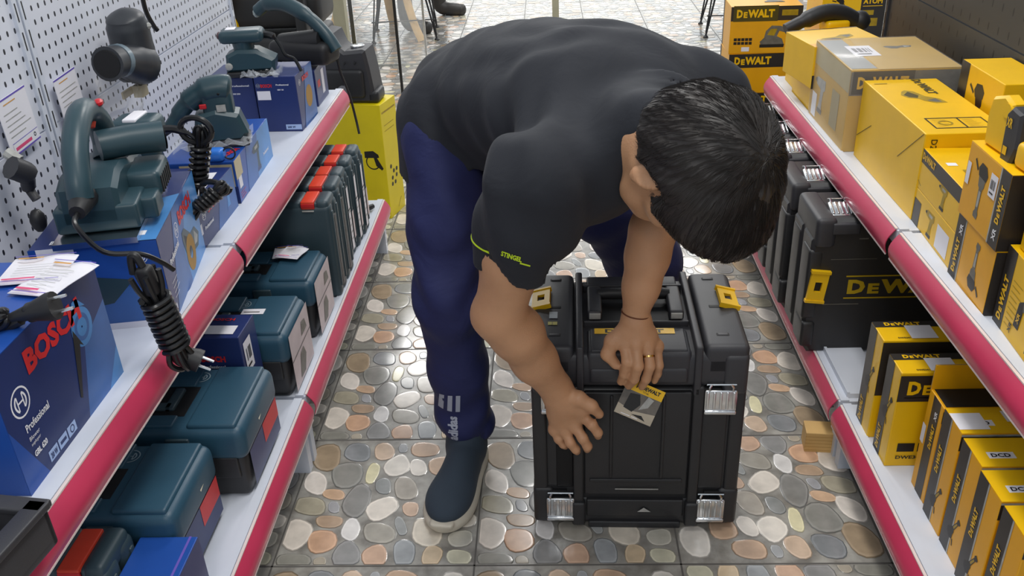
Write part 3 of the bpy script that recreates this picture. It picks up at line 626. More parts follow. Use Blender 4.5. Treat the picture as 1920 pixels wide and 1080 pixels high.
a_, F_ = slim2((.795, 1.248, ZR), .27, .07, .222, 'amber carton with two white stickers on top, just in front of the open carton', 0); sticker(a_, F_['T'], .0, .01, .05, .055, False); sticker(a_, F_['T'], .085, .03, .13, .06)
slim2((.795, 1.170, ZR), .27, .072, .218, 'amber carton with small code sticker, third from the near end of the lower row', 1)
slim2((.79, 1.090, ZR), .27, .072, .218, 'amber carton with small code sticker, second from the near end of the lower row', 2)
slim2((.79, 1.010, ZR), .27, .072, .218, 'amber carton, nearest of the row on the right lower shelf', 3)
# small white price card holder on the bare stretch of the lower shelf
m = MB(); m.box(-.04, .04, -.11, .11, 0, .012, shelfw); m.box(-.046, -.04, -.11, .11, 0, .016, shelfw)
tag(place(m.build('shelf_divider'), (.67, 1.74, .15)), 'white metal divider strip on the bare part of the right lower shelf', 'shelf divider')
# ================= far stack of yellow cartons =================
def far_stack():
    z = 0; hs = [.14, .14, .145, .13, .15]
    for k, h in enumerate(hs):
        top = k == len(hs)-1
        lab = ['bottom carton', 'second carton up', 'middle carton', 'carton just below the topmost', 'topmost carton with a sander picture'][k]+' of the yellow stack beyond the right shelves'
        rt, mb, F = carton('stacked_carton', lab, 'box', (.700, 3.07, z), R_(2*(k % 2)-2), .225, .16, h, yel2, 'yellow cartons stacked on the floor past the right shelves')
        S_ = F['S']; mb.rect(S_, 0, h-.045, .225, h, blk); dewalt(mb, S_, .018, h-.035, .026, .12, 0, yel, mat('print_dark_olive', '4c4310', .45) if top else None)
        mb.rect(F['W'], .0, 0, .02, h, blk)
        if top: mb.rect(S_, .16, h-.03, .21, h-.012, prolive); pic(mb, S_, 'sander', .14, .055, .085, 0, prg, prk, prolive); [mb.rect(S_, .014+.012*i, .03+.012*j, .024+.012*i, .039+.012*j, prk) for i in range(5) for j in range(2)]; mb.rect(S_, .04, .008, .065, .022, white); pic(mb, F['T'], 'sander', .15, .09, .07, 0, prg, prk, prg)
        mb.build('carton_body', rt); z += h+.0005
far_stack()
rt, mb, F = carton('tool_carton', 'yellow and black carton reading ATOM beyond the right shelves against the dark wall', 'box', (.975, 3.1, .0), 0, .20, .18, .80, yel)
S_ = F['S']; mb.rect(S_, .122, 0, .20, .80, blk); mb.txt(S_, 'ATOM', .128, .70, .016, yel, w=.06, bold=.04); mb.rect(S_, .128, .692, .19, .694, yel); mb.rect(S_, .128, .665, .165, .68, prolive); mb.rect(S_, .13, .63, .18, .655, prolive); pic(mb, S_, 'grinder', .065, .70, .06, 30, prk, prk, prolive); mb.build('carton_body', rt)
# big lemon pressure washer carton, left
rt, mb, F = carton('washer_carton', 'tall lemon-yellow carton with a spray gun picture at the end of the left shelves', 'box', (-.694, 3.092, 0), R_(-15), .27, .13, .42, kyel)
S_ = F['S']; pic(mb, S_, 'spray', .235, .225, .085, 0); E_ = F['E']; mb.rect(E_, .01, .385, .12, .391, prolive); lines(mb, E_, .02, .34, .09, 2, .02, prolive, .002)
for k in range(7): mb.ring(E_, .04+.02*(k % 3)+.005*(k % 2), .12+.022*(k//2), 0, .008, prk, 10)
stroke(mb, E_, (.07, .02), (.1, .05), .003, prolive)
mb.build('carton_body', rt)
# ------------------------------------------------------------------ teal lying cases (left lower shelf)
def lying_case(loc, w, l, h, label, redmark=False, lblk='blue', front='red', paper=False):
    """w depth (x), l along aisle (y); front face = +x; lid above z=h*.55"""
    rt = root('tool_case', loc, 0, label, 'tool case', 'teal-lidded tool cases on the left lower shelf')
    b = MB(); b.rbox(-w/2+.008, w/2-.006, -l/2+.006, l/2-.006, 0, h*.62, .014, plast, taper=.03, seg=3)
    F = (Vector((w/2-.0065, -l/2, 0)), Vector((0, 1, 0)), Vector((-.03, 0, 1)).normalized())
    b.rbox(-w/2+.02, w/2-.02, -l/2+.001, -l/2+.01, h*.30, h*.58, .003, plast)
    b.build('body', rt)
    q = MB()
    F = (Vector((w/2-.0045, -l/2, 0)), Vector((0, 1, 0)), Vector((0, 0, 1)))
    if front == 'red':
        q.rect(F, l*.12, .015, l*.93, h*.56, dblue, .0008); q.rect(F, l*.5, .05, l*.93, h*.56, bred, .0012); pic(q, F, 'saw', l*.4, .045, .07, 0, mblue, prk, prlg); lines(q, F, l*.15, .04, .03, 4, .006, prw)
    else:
        q.rect(F, l*.08, .01, l*.93, h*.9, mat('print_blush', 'cfc0c2', .45, noise=.1), .006); q.rect(F, l*.08, h*.5, l*.93, h*.515, prk, .0065); pic(q, F, 'drill', l*.4, h*.28, .055, 0, prg, prk, prlg, ) if False else None
        q.poly(F, [(l*.3, .02), (l*.5, .018), (l*.62, .05), (l*.55, .075), (l*.4, .07)], prg, .0068); q.poly(F, [(l*.55, .1), (l*.8, .1), (l*.75, .125), (l*.6, .13)], prg, .0068)
    q.build('picture_label', rt)
    # lid with recess for the handle
    t = MB(); t.rbox(-w/2, w/2, -l/2, l/2, h*.52, h-.006, .02, teal, seg=4)
    t.rbox(w*.5-.105, w/2-.014, -l/2+.010, l/2-.010, h-.02, h, .006, teal, seg=3)
    t.rbox(-w/2+.01, w/2-.13, -l/2+.012, -l/2+.045, h-.02, h-.001, .004, teal); t.rbox(-w/2+.01, w/2-.13, l/2-.075, l/2-.01, h-.02, h-.001, .004, teal)
    t.box(-w/2+.03, w/2-.120, -l/2+.045, l/2-.075, h-.0062, h-.0055, darkhole)
    T_ = (Vector((-w/2, -l/2, h-.0056)), Vector((1, 0, 0)), Vector((0, 1, 0)))
    t.logo(T_, w-.130, l-.042, .017, mat('emboss_grey', '8fa0a8', .4)) if l > .17 else None
    if redmark: t.rect(T_, w-.205, l-.052, w-.165, l-.036, bred, .0006)
    li = t.build('lid', rt); tag(li, 'teal lid')
    k = MB(); k.rbox(-w/2+.06, w/2-.15, -l/2+.062, -l/2+.082, h-.012, h+.001, .004, teal2); k.rbox(w/2-.165, w/2-.145, -l/2+.062, l/2-.085, h-.012, h+.001, .004, teal2); k.rbox(-w/2+.06, -w/2+.08, -l/2+.062, l/2-.085, h-.012, h+.001, .004, teal2); k.build('handle', rt)
    for xx in (-w*.28, w*.12):
        k = MB(); k.rbox(xx-.022, xx+.022, -l/2-.004, -l/2+.006, h*.42, h*.86, .003, teal2); k.rbox(xx-.016, xx+.016, -l/2-.006, -l/2, h*.46, h*.60, .002, teal); k.build('latch', rt)
    return rt
r1 = lying_case((-.765, 1.165, .18), .32, .195, .165, 'teal-lidded tool case lying flat, nearest of its kind, red label on its front')
r2 = lying_case((-.722, 1.398, .18), .32, .215, .165, 'wide teal-lidded tool case lying flat, second from the near end', True)
r3 = lying_case((-.725, 1.705, .18), .32, .185, .165, 'teal-lidded tool case with pale picture label and small white sticker on its lid', False, 'blue', 'pale')
r4 = lying_case((-.725, 1.945, .18), .32, .175, .165, 'teal-lidded tool case with price sheets lying on its lid, just before the standing cases', True, 'blue', 'pale')
for rt, x, y in ((r1, .146, .03), (r2, .146, .0)):
    q = MB(); q.poly((Vector((x+.0035, y-.02, .115)), Vector((0, 1, 0)), Vector((-.3, 0, 1)).normalized()), [(0, 0), (.02, .004), (.02, .036), (0, .032)], mat('sticker_cream', 'e4dcc4', .5), .012); q.build('sticker', rt)
q = MB(); q.box(.04, .09, -.005, .018, .1655, .1662, white); q.box(.045, .08, .002, .006, .1662, .1664, prg); q.build('sticker', r3)
# sheets on case 4
def sheet(loc, rz, w, l, label, n=6, grp=None, tilt=(0, 0), c=prv):
    m = MB(); N = 6; vs = [(-w/2+w*i/N, -l/2+l*j/N, .0035*math.sin(i*1.1)*math.sin(j*.9)+.004) for j in range(N+1) for i in range(N+1)]
    vs2 = [(a, b, z_-.0006) for a, b, z_ in vs]; M_ = N+1
    m.add(vs, [(j*M_+i, j*M_+i+1, (j+1)*M_+i+1, (j+1)*M_+i) for j in range(N) for i in range(N)], white, True)
    m.add(vs2, [(j*M_+i, (j+1)*M_+i, (j+1)*M_+i+1, j*M_+i+1) for j in range(N) for i in range(N)], white, True)
    T_ = (Vector((-w/2, -l/2, .0078)), Vector((1, 0, 0)), Vector((0, 1, 0)))
    for k in range(n): m.rect(T_, w*.2, l*.22+k*l*.09, w*random.uniform(.6, .85), l*.22+k*l*.09+l*.012, prlg)
    m.rect(T_, w*.02, l*.02, w*.98, l*.04, c); m.rect(T_, w*.02, l*.96, w*.98, l*.98, c); m.rect(T_, w*.1, l*.08, w*.6, l*.13, prp); m.rect(T_, w*.1, l*.86, w*.5, l*.9, mat('print_ochre', 'd8a050', .5))
    o = m.build('price_sheet'); tag(place(o, loc, (tilt[0], tilt[1], rz)), label, 'paper', grp); return o
sheet((-.655, 2.0, .3465), R_(8), .07, .06, 'lower white price sheet of the pile on the teal case lid')
sheet((-.640, 1.985, .352), R_(-14), .06, .062, 'topmost white price sheet of the pile on the teal case lid')
# blue carton between the cases
rt, mb, F = carton('tool_carton', 'navy blue carton with white sticker between the teal cases on the left lower shelf', 'box', (-.745, 1.558, .18), R_(-2), .25, .092, .222, nblue)
S_ = F['S']; mb.txt(S_, BS, .165, .165, .014, bred, w=.05, bold=.05); mb.logo(S_, .145, .170, .009, prlg); mb.txt(S_, 'Professional', .166, .150, .0075, prw, w=.046); mb.txt(S_, 'GBH 180-LI', .166, .141, .0045, prlg, w=.046, bold=0)
T_ = F['T']; mb.txt(T_, BS, .17, .065, .01, bred, w=.05); mb.logo(T_, .15, .07, .005, prlg); mb.build('carton_body', rt); sticker(rt, T_, .155, .012, .235, .045, False); sticker(rt, F['E'], .012, .13, .052, .2)
# open blue carton nearest (F2)
rt, mb, F = carton('tool_carton', 'bright blue carton with pink label, nearest on the left lower shelf', 'box', (-.619, .992, .18), 0, .094, .15, .120, bblue)
mb.rect(F['T'], 0, 0, .08, .03, white); mb.rect(F['T'], .01, .018, .07, .023, prp); mb.rect(F['T'], .080, 0, .084, .15, prv); mb.rect(F['E'], 0, 0, .15, .12, nblue); mb.ring(F['E'], .08, .06, .008, .016, prlg); mb.build('carton_body', rt)
# ------------------------------------------------------------------ standing teal cases with orange latch
def standing_case(loc, w, t, h, label, labels=False, proto=[]):
    """big faces look along y; handle and latches on top (z)"""
    if False: pass
    rt = root('standing_tool_case', loc, 0, label, 'tool case', 'slate tool cases standing on edge on the left lower shelf')
    b = MB()
    for s in (-1, 1):   # two shells
        b.rbox(-w/2, w/2, min(s*.002, s*t/2), max(s*.002, s*t/2), 0, h-.012, .014, teal2, seg=3)
    b.rbox(w/2-.008, w/2+.001, -t*.14, t*.14, .02, h-.05, .003, plast)
    for s in (-1, 1): b.rbox(w/2-.004, w/2+.003, s*t*.3-.006, s*t*.3+.006, .03, h-.03, .003, teal2)
    b.build('body', rt)
    q = MB()
    for (a, c) in ((w/2-.115, w/2-.07), (w/2-.04, w/2-.004)): q.rbox(a, c, -t/2+.003, t/2-.003, h-.04, h, .012, teal2, seg=3)
    q.rbox(w/2-.085, w/2-.03, -t/2+.004, t/2-.004, h-.03, h-.004, .006, teal2); q.build('latch_housing', rt)
    q = MB(); q.rbox(w/2-.072, w/2-.038, -t/2-.001, t/2-.012, h-.02, h+.001, .003, org); q.rbox(w/2-.072, w/2-.038, -t/2-.002, -t/2+.006, h-.016, h-.004, .002, bred); tag(q.build('latch', rt), 'orange latch')
    q = MB(); q.rbox(w/2-.070, w/2-.040, -t/2-.0025, -t/2, h-.026, h-.022, .001, prlg); q.build('clip_bar', rt)
    q = MB(); q.tube(bez([(-w*.32, 0, h-.015), (-w*.30, 0, h+.01), (-w*.2, 0, h+.018), (-w*.02, 0, h+.018), (w*.06, 0, h+.01), (w*.08, 0, h-.015)], 5), .009, plast, 10); q.build('handle', rt)
    q = MB(); q.rbox(-w/2+.03, -w/2+.07, -t/2+.004, t/2-.012, h-.02, h-.002, .004, org); tag(q.build('latch', rt), 'orange latch')
    if labels:
        F = (Vector((w/2+.001, -t/2, 0)), Vector((0, 1, 0)), Vector((0, 0, 1)))
        q = MB(); q.rect(F, t*.1, .03, t*.42, h*.56, white, .0032); q.rect(F, t*.12, h*.58, t*.38, h*.82, white, .0032); q.rect(F, t*.6, .05, t*.85, h*.5, mat('print_blush', 'cfc0c2', .45, noise=.1), .0032)
        for k in range(5): q.rect(F, t*.15, .06+k*.02, t*.36, .065+k*.02, prlg, .0036)
        q.build('side_label', rt)
    return rt
standing_case((-.705, 2.115, .18), .30, .085, .272, 'slate tool case standing on edge, nearest of the row with orange latches')
standing_case((-.705, 2.210, .18), .30, .088, .278, 'slate tool case standing on edge, second of the row with orange latches')
standing_case((-.718, 2.330, .18), .30, .075, .262, 'slate tool case standing on edge, middle of the row, white side label', True)
standing_case((-.712, 2.412, .18), .30, .075, .266, 'slate tool case standing on edge, second from the far end, white side label', True)
standing_case((-.708, 2.494, .18), .30, .075, .268, 'slate tool case standing on edge, farthest of the row beside the bare shelf end', True)
# near one at the bottom of the frame
standing_case((-.818, 1.008, .18), .30, .10, .158, 'slate tool case with orange latch at the bottom left edge, cut by the frame')
# small black cable end on the bare shelf end
m = MB(); m.tube(bez([(-.035, -.03, .012), (-.01, -.01, .016), (.015, .015, .02), (.03, .035, .02)], 5), [.005]*6+[.009]*8+[.008]*2, rubber, 8)
tag(place(m.build('cable_plug'), (-.60, 2.62, .174)), 'small black plug lying on the bare far end of the left lower shelf', 'plug')
# white clip at joints
# ------------------------------------------------------------------ black modular cases
def latch_piece(rt, M, w=.058, h=.05):
    q = MB(); q.rbox(-w/2, w/2, -.006, .0, -h*.62, h*.3, .003, chrome, M=M, seg=2)
    for k in range(5): q.rbox(-w/2+w*(k+.5)/5-.0028, -w/2+w*(k+.5)/5+.0028, -.0085, -.004, -h*.45, h*.25, .0018, chrome, M=M, seg=2)
    q.rbox(-w/2, w/2, -.009, -.002, -h*.66, -h*.5, .003, chrome, M=M, seg=2)
    o = q.build('latch', rt); tag(o, 'bright metal latch')
    q = MB()
    for s in (-1, 1): q.tube([(s*w*.36, -.003, h*.2), (s*w*.36, -.006, h*.42), (s*w*.30, -.003, h*.52)], .0022, chrome, 6, M=M)
    q.tube([(-w*.45, -.003, h*.52), (w*.45, -.003, h*.52)], .002, chrome, 6, M=M)
    q.build('wire_bail', o); return o
def yclip(rt, M):
    q = MB(); w, h, t = .036, .070, .008
    q.box(-w/2, w/2, -h/2, -h*.16, 0, t, pry, M=M); q.box(-w/2, w/2, h*.16, h/2, 0, t, pry, M=M); q.box(-w/2, -w*.2, -h*.16, h*.16, 0, t, pry, M=M); q.box(w*.2, w/2, -h*.16, h*.16, 0, t, pry, M=M)
    q.box(-w/2-.002, w/2+.002, -h/2-.002, -h/2+.004, 0, t+.002, pry, M=M); q.box(-w/2-.002, w/2+.002, h/2-.004, h/2+.002, 0, t+.002, pry, M=M)
    q.box(-w*.2, w*.2, -h*.16, h*.16, .0, .002, darkhole, M=M); tag(q.build('side_clip', rt), 'yellow clip')
# main case: width W along x, depth D along y, height H.
def main_case():
    W, D, H = .404, .30, .430
    rt = root('wheeled_tool_case', (.157, 1.552, 0), R_(-1.5), 'large black tool case with metal latches and yellow clips under the bending person', 'tool case')
    b = MB(); x0, x1, y0, y1 = -W/2, W/2, -D/2, D/2
    b.rbox(x0+.008, x1-.008, y0+.008, y1-.006, .02, .335, .016, plast, seg=3)
    # bottom tub wider
    b.rbox(x0+.004, x1-.004, y0+.004, y1-.004, .004, .075, .014, plast, seg=3)
    for s in (-1, 1):   # vertical corner columns
        b.rbox(s*(W/2-.020)-.020, s*(W/2-.020)+.020, y0, y0+.05, .012, .10, .008, plast); b.rbox(s*(W/2-.016)-.014, s*(W/2-.016)+.014, y0+.003, y0+.04, .08, .335, .006, plast)
        b.rbox(s*(W/2-.010)-.012, s*(W/2-.010)+.014, -.05, .09, .02, .30, .006, plast)
        b.rbox(s*.112-.010, s*.112+.010, y0-.004, y0+.02, .01, .345, .004, plast); b.rbox(s*.112-.013, s*.112+.013, y0-.010, y0+.02, .012, .07, .005, plast)
        b.rbox(s*.155-.02, s*.155+.02, y0+.000, y0+.015, .088, .094, .001, darkhole)
    b.rbox(-.10, .10, y0+.001, y0+.012, .085, .33, .003, plast)      # front panels
    b.rbox(-.096, .096, y0-.001, y0+.012, .030, .072, .003, plast)
    for k in range(2): b.rbox(-.155+k*.0, -.122, y0+.0045, y0+.012, .10, .325, .002, plast)
    b.rbox(.122, .168, y0+.0045, y0+.012, .10, .30, .002, plast); b.rbox(-.052, -.046, y0-.0035, y0+.004, .13, .325, .0025, plast); b.rbox(.046, .052, y0-.0035, y0+.004, .13, .325, .0025, plast); b.rbox(-.09, .09, y0-.002, y0+.004, .118, .126, .002, plast); b.rbox(-.172, -.118, y0+.002, y0+.012, .306, .326, .002, plast)
    b.rbox(-.092, .092, y0-.002, y0+.01, .0, .016, .003, plast)
    b.build('lower_body', rt)
    # lid
    l = MB(); z0 = .335
    l.rbox(x0+.002, x1-.002, y0+.002, y1-.002, z0+.004, H-.016, .016, plast2, seg=3)
    for s in (-1, 1):
        l.rbox(min(s*.118, s*(W/2-.002)), max(s*.118, s*(W/2-.002)), y0+.002, y1-.004, z0+.03, H, .012, plast2, seg=3)   # raised side pads
        l.rbox(s*.108-.007, s*.108+.007, y0-.004, y1-.002, z0-.01, H+.002, .004, plast2)                                # straps from back to front
        l.rbox(s*(W/2-.026)-.022, s*(W/2-.026)+.024, y0-.002, y0+.045, z0-.01, H-.018, .01, plast2)
        l.rbox(s*(W/2-.026)-.022, s*(W/2-.026)+.026, y1-.06, y1, z0, H-.006, .01, plast2)
        for yy in (-.105, -.0, .115): l.rbox(s*.155-.012, s*.155+.012, yy-.006, yy+.006, H-.004, H+.0008, .002, darkhole)
        for yy in (-.105, .115): l.rbox(s*.155-.009, s*.155+.009, yy-.004, yy+.003, H-.0, H+.0016, .001, plast2)
    l.rbox(-.096, .096, y0+.0, y0+.09, z0+.012, H-.012, .01, plast2, seg=3)                                           # front tool bay lid
    l.rbox(-.088, .088, y0+.006, y0+.084, H-.02, H-.009, .003, plast2); l.rbox(-.090, .090, y0-.003, y0+.02, z0+.018, z0+.05, .006, plast2)
    l.rbox(-.1, .1, -.05, -.045, H-.02, H-.004, .002, plast2); l.rbox(-.1, .1, .092, .1, H-.02, H-.002, .002, plast2)
    l.rbox(-.092, .092, .105, .142, H-.02, H-.006, .004, plast2)
    l.box(-.088, .088, -.04, .088, H-.0165, H-.0155, darkhole)
    tag(l.build('lid', rt), 'ribbed charcoal lid')
    h = MB(); h.tube([(-.07, .045, H+.004), (-.05, .045, H+.006), (.05, .045, H+.006), (.07, .045, H+.004)], [.011, .0125, .0125, .011], rubber, 14)
    for s in (-1, 1): h.rbox(s*.078-.014, s*.078+.014, -.035, .07, H-.012, H+.010, .005, plast2); h.rbox(s*.078-.011, s*.078+.011, -.038, -.033, H-.006, H+.006, .001, prlg)
    h.build('carry_handle', rt)
    q = MB(); F = (Vector((-.09, y0+.012, H-.0085)), Vector((1, 0, 0)), Vector((0, 1, 0))); q.rect(F, .01, .05, .16, .07, pry); q.txt(F, 'DEWALT', .03, .053, .013, prk, w=.11); tag(q.build('brand_plate', rt), 'yellow brand plate')
    q = MB(); F = (Vector((x0, y0, H)), Vector((1, 0, 0)), Vector((0, 1, 0))); q.rect(F, .036, .105, .052, .13, mat('label_silver', 'b4bcc0', .5), .0012); q.rect(F, .034, .08, .052, .092, mat('label_yellowgrey', 'b8b060', .5), .0012); q.rect(F, .042, .08, .043, .092, prg, .0016); q.build('sticker', rt)
    for s in (-1, 1): yclip(rt, Matrix.Translation((s*(W/2-.020), .03, H-.002)) @ Matrix.Rotation(s*R_(14), 4, 'Y'))
    for s in (-1, 1):
        latch_piece(rt, Matrix.Translation((s*.152, y0+.001, .322)), .06, .055); latch_piece(rt, Matrix.Translation((s*.148, y0-.001, .062)), .056, .058)
    q = MB(); F = (Vector((0, y0-.0012, 0)), Vector((1, 0, 0)), Vector((0, 0, 1))); q.rect(F, -.04, .1005, .045, .103, prlg, .0008); q.poly(F, [(.005, .045), (.032, .045), (.018, .056)], prlg, .003); q.build('front_marks', rt)
    for s in (-1, 1):
        q = MB(); q.lathe([(.008, -.014), (.05, -.014), (.055, -.010), (.055, .010), (.05, .014), (.008, .014)], rubber, 24, M=Matrix.Translation((s*(W/2+.002-.016), y1-.03, .055)) @ Matrix.Rotation(math.pi/2, 4, 'Y')); q.build('wheel', rt)
    return rt
main_case()
# black cases standing on the right lower shelf, big face toward the camera
def stand_black(loc, w, t, h, label, big=False):
    rt = root('black_tool_case', loc, 0, label, 'tool case', 'black tool cases standing on the right lower shelf')
    b = MB()
    c = .03; prof = [(-w/2+.0, .03), (-w/2+.02, 0), (w/2-.02, 0), (w/2, .03), (w/2, h-.04), (w/2-.035, h-.006), (-w/2+.045, h-.006), (-w/2, h-.06)]
    M_ = Matrix.Rotation(math.pi/2, 4, 'X')
    b.prism(prof, t*.46, plast, M=Matrix.Translation((0, -.002, 0)) @ M_, ch=.008); b.prism(prof, t*.46, plast, M=Matrix.Translation((0, t*.46+.002, 0)) @ M_, ch=.008)
    b.rbox(-w/2+.012, w/2-.02, -t*.5+.012, t*.5-.02, .01, h-.02, .01, plast)
    for s in (-1, 1):   # ribs
        b.rbox(-w/2+.004 if s < 0 else w/2-.05, -w/2+.05 if s < 0 else w/2-.004, -t/2-.001, t/2-.004, h-.075, h-.004, .012, plast2)
    b.rbox(-w/2-.004, -w/2+.03, -t*.5+.004, -t*.12, .09, h-.08, .008, plast); b.rbox(-w/2-.003, -w/2+.03, t*.05, t*.42, .05, h-.07, .008, plast)
    b.rbox(-w/2-.002, -w/2+.028, -t*.5-.003, -t*.1, .02, .085, .008, plast)
    F = (Vector((-w/2, -t*.46-.0022, 0)), Vector((1, 0, 0)), Vector((0, 0, 1)))
    b.rect(F, .045, h*.70, .145, h*.704, prg, .0004); b.rect(F, .04, .128, .12, .130, prg, .0004); b.rect(F, .1, .29, .12, .293, prg, .0004) if h > .31 else None
    if big:
        dewalt(b, F, .090, .155, .036, .25, 0, mat('logo_gold', 'b89a18', .4)); b.rect(F, .084, .198, .35, .2015, mat('logo_gold', 'b89a18', .4), .001); b.rect(F, .084, .143, .35, .1465, mat('logo_gold', 'b89a18', .4), .001)
    b.build('body', rt)
    if big: yclip(rt, Matrix.Translation((-w/2+.022, -t*.46-.003, .178)) @ Matrix.Rotation(math.pi/2, 4, 'X') @ Matrix.Rotation(R_(-6), 4, 'Z') @ Matrix.Scale(1.08, 4))
    for xx in (-w/2+.068, w/2-.1):
        latch_piece(rt, Matrix.Translation((xx, -t*.15, h-.004)) @ Matrix.Rotation(-math.pi/2+R_(18), 4, 'X'), .05, .055)
        q = MB(); q.rbox(xx-.03, xx+.03, -t*.5-.004, -t*.28, h-.04, h-.014, .004, plast2); q.build('latch_seat', rt)
    q = MB(); q.tube(bez([(-.06, -.02, h-.01), (-.058, -.02, h+.018), (-.03, -.02, h+.022), (.03, -.02, h+.022), (.058, -.02, h+.018), (.06, -.02, h-.01)], 5), .010, rubber, 10); q.build('handle', rt)
    q = MB(); q.rbox(-w/2+.16, -w/2+.185, -t*.4, t*.3, h-.02, h+.006, .004, plast2); q.rbox(-w/2+.165, -w/2+.18, -t*.35, t*.1, h+.002, h+.0065, .001, prlg); q.build('hinge_block', rt)
    return rt
stand_black((.752, 1.895, ZR), .37, .17, .345, 'black standing tool case with big yellow lettering and yellow side clip', True)
stand_black((.748, 2.10, ZR), .37, .17, .345, 'black tool case standing directly behind the lettered one on the right lower shelf')
stand_black((.752, 2.295, ZR), .37, .16, .345, 'black tool case, second behind the lettered one, its metal latch showing past the head')
stand_black((.752, 2.475, ZR), .37, .16, .335, 'black tool case, third behind the lettered one on the right lower shelf')
stand_black((.752, 2.66, ZR), .36, .13, .33, 'black tool case, farthest on the right lower shelf by the stacked yellow cartons')
# dark open tray at the near left corner
rt = root('case_tray', (-.722, .712, .55), R_(-8), 'dark grey case tray on the upper shelf edge at the bottom left corner', 'case tray')
b = MB(); W, D, H = .23, .2, .062
b.rbox(-W/2, W/2, -D/2, D/2, 0, .02, .008, plast2); 
for (a, c_, d_, e) in ((-W/2, W/2, D/2-.016, D/2), (-W/2, W/2, -D/2, -D/2+.016), (-W/2, -W/2+.016, -D/2, D/2), (W/2-.02, W/2, -D/2, D/2)): b.rbox(a, c_, d_, e, 0, H, .006, plast2)
b.rbox(-.04, W/2-.01, -.05, .05, .01, .045, .01, plast); b.rbox(-W/2+.02, W/2-.03, .02, D/2-.03, .01, .03, .006, mat('foam_dark', '4a4a4e', .8)); b.build('tray', rt)
b = MB(); b.rbox(-W/2-.004, W/2+.004, D/2-.02, D/2+.004, H-.008, H+.002, .003, plast2); b.rbox(W/2-.022, W/2+.005, -D/2, D/2, H-.008, H+.002, .003, plast2); b.build('rim', rt)
# ------------------------------------------------------------------ power tools on the left shelf
def cord(name, pts, r, loc, label, n=6, rad=None, parent=None, m=cord_m, cat='cable'):
    q = MB(); q.tube(bez(pts, n), r, m, 8); o = q.build(name, parent)
    if parent is None: tag(place(o, loc), label, cat)
    return o
def coil_bundle(rt, c, axis, length, R, turns, r=.0042, name='wound_cord', sq=.8):
    """cord wrapped round itself: wraps about an axis plus long loops"""
    c = Vector(c); ax = Vector(axis).normalized(); a = ax.orthogonal().normalized(); b = ax.cross(a); pts = []
    N = turns*14
    for i in range(N+1):
        t = i/N; th = 2*math.pi*turns*t; pts.append(c+ax*(t-.5)*length+(a*math.cos(th)+b*math.sin(th)*sq)*R*(1+.05*math.sin(5*th)))
    q = MB(); q.tube(pts, r, cord_m, 7); q.build(name, rt)
    q = MB()
    for k in range(5):
        th = k*1.25; o = (a*math.cos(th)+b*math.sin(th)*sq)*R*.55; e = ax*length
        q.tube(bez([c-e*.95+o*1.9, c-e*.7+o*1.6, c-e*.4+o*.9, c+o*.8, c+e*.4+o*.9, c+e*.75+o*1.7, c+e*.95+o*.8-a*R*.2, c+e*.75-o*1.0, c+e*.4-o*.6], 5), r, cord_m, 7)
    q.build('cord_loops', rt)
def plug(rt, M, chromepins=True):
    q = MB(); q.rbox(-.012, .012, -.009, .009, -.035, 0, .005, rubber, M=M); q.lathe([(.006, -.055), (.010, -.035), (.0185, -.004), (.0185, .004)], rubber, 18, M=M)
    o = q.build('plug', rt); q = MB()
    for s in (-1, 1): q.tube([(s*.0095, 0, .003), (s*.0095, 0, .016), (s*.0095, 0, .023)], [.0024, .0024, .002], chrome, 8, M=M)
    q.build('pin', o)
# --- planer (on carton B).  local +x to the aisle, +y away
def planer():
    rt = root('electric_planer', (-.745, 1.425, .7085), R_(12), 'dark teal electric planer with red trigger sitting on the long blue carton', 'power tool')
    b = MB()
    b.rbox(-.075, .055, -.11, .12, .012, .055, .006, tealt); 
    prof = [(-.11, .05), (-.105, .085), (-.06, .10), (-.02, .10), (.04, .085), (.10, .08), (.125, .05), (.12, .03), (-.11, .03)]
    MX = Matrix.Rotation(math.pi/2, 4, 'Z') @ Matrix.Rotation(math.pi/2, 4, 'X')
    b.prism(prof, .095, tealt, M=Matrix.Translation((-.065, 0, 0)) @ MX, ch=.008)
    b.build('body', rt)
    q = MB(); q.box(-.078, .052, -.14, -.01, 0, .010, chrome); q.box(-.078, .052, .01, .14, 0, .009, chrome); q.build('sole_plate', rt)
    q = MB(); q.rbox(.02, .082, -.03, .07, .030, .078, .012, tealt)
    for k in range(6): q.box(.060, .0835, -.022+k*.014, -.016+k*.014, .038, .066, darkhole)
    q.rbox(.03, .078, -.075, -.02, .012, .05, .006, tealt); q.build('belt_cover', rt)
    q = MB(); q.tube(bez([(-.02, -.125, .078), (-.02, -.115, .105), (-.022, -.075, .150), (-.022, -.015, .178), (-.022, .04, .172), (-.02, .075, .14), (-.02, .085, .10), (-.02, .06, .075)], 5), [.020]*8+[.0205]*16+[.022]*12, tealt, 14)
    q.build('handle', rt)
    q = MB(); q.tube([(-.02, .055, .168), (-.02, .035, .152), (-.02, .030, .145)], [.008, .007, .005], org, 8); q.ell((-.004, .045, .182), (.008, .013, .007), tred, 10); q.build('trigger', rt)
    q = MB(); q.tube([(-.015, .02, .115), (.03, .04, .115), (.085, .055, .112)], [.026, .026, .027], tealt, 18); q.tube([(.085, .055, .112), (.0855, .0552, .112)], [.023, .023], darkhole, 18); q.build('chip_outlet', rt)
    q = MB(); q.tube([(-.02, -.108, .075), (-.02, -.135, .072), (-.02, -.16, .068)], [.022, .018, .012], rubber, 12)
    q.tube(bez([(-.02, -.155, .068), (-.02, -.18, .055), (.01, -.185, .01), (.06, -.175, -.005), (.085, -.16, -.03), (.098, -.15, -.05)], 6), .0042, cord_m, 8); q.build('cord', rt)
    return rt
planer()
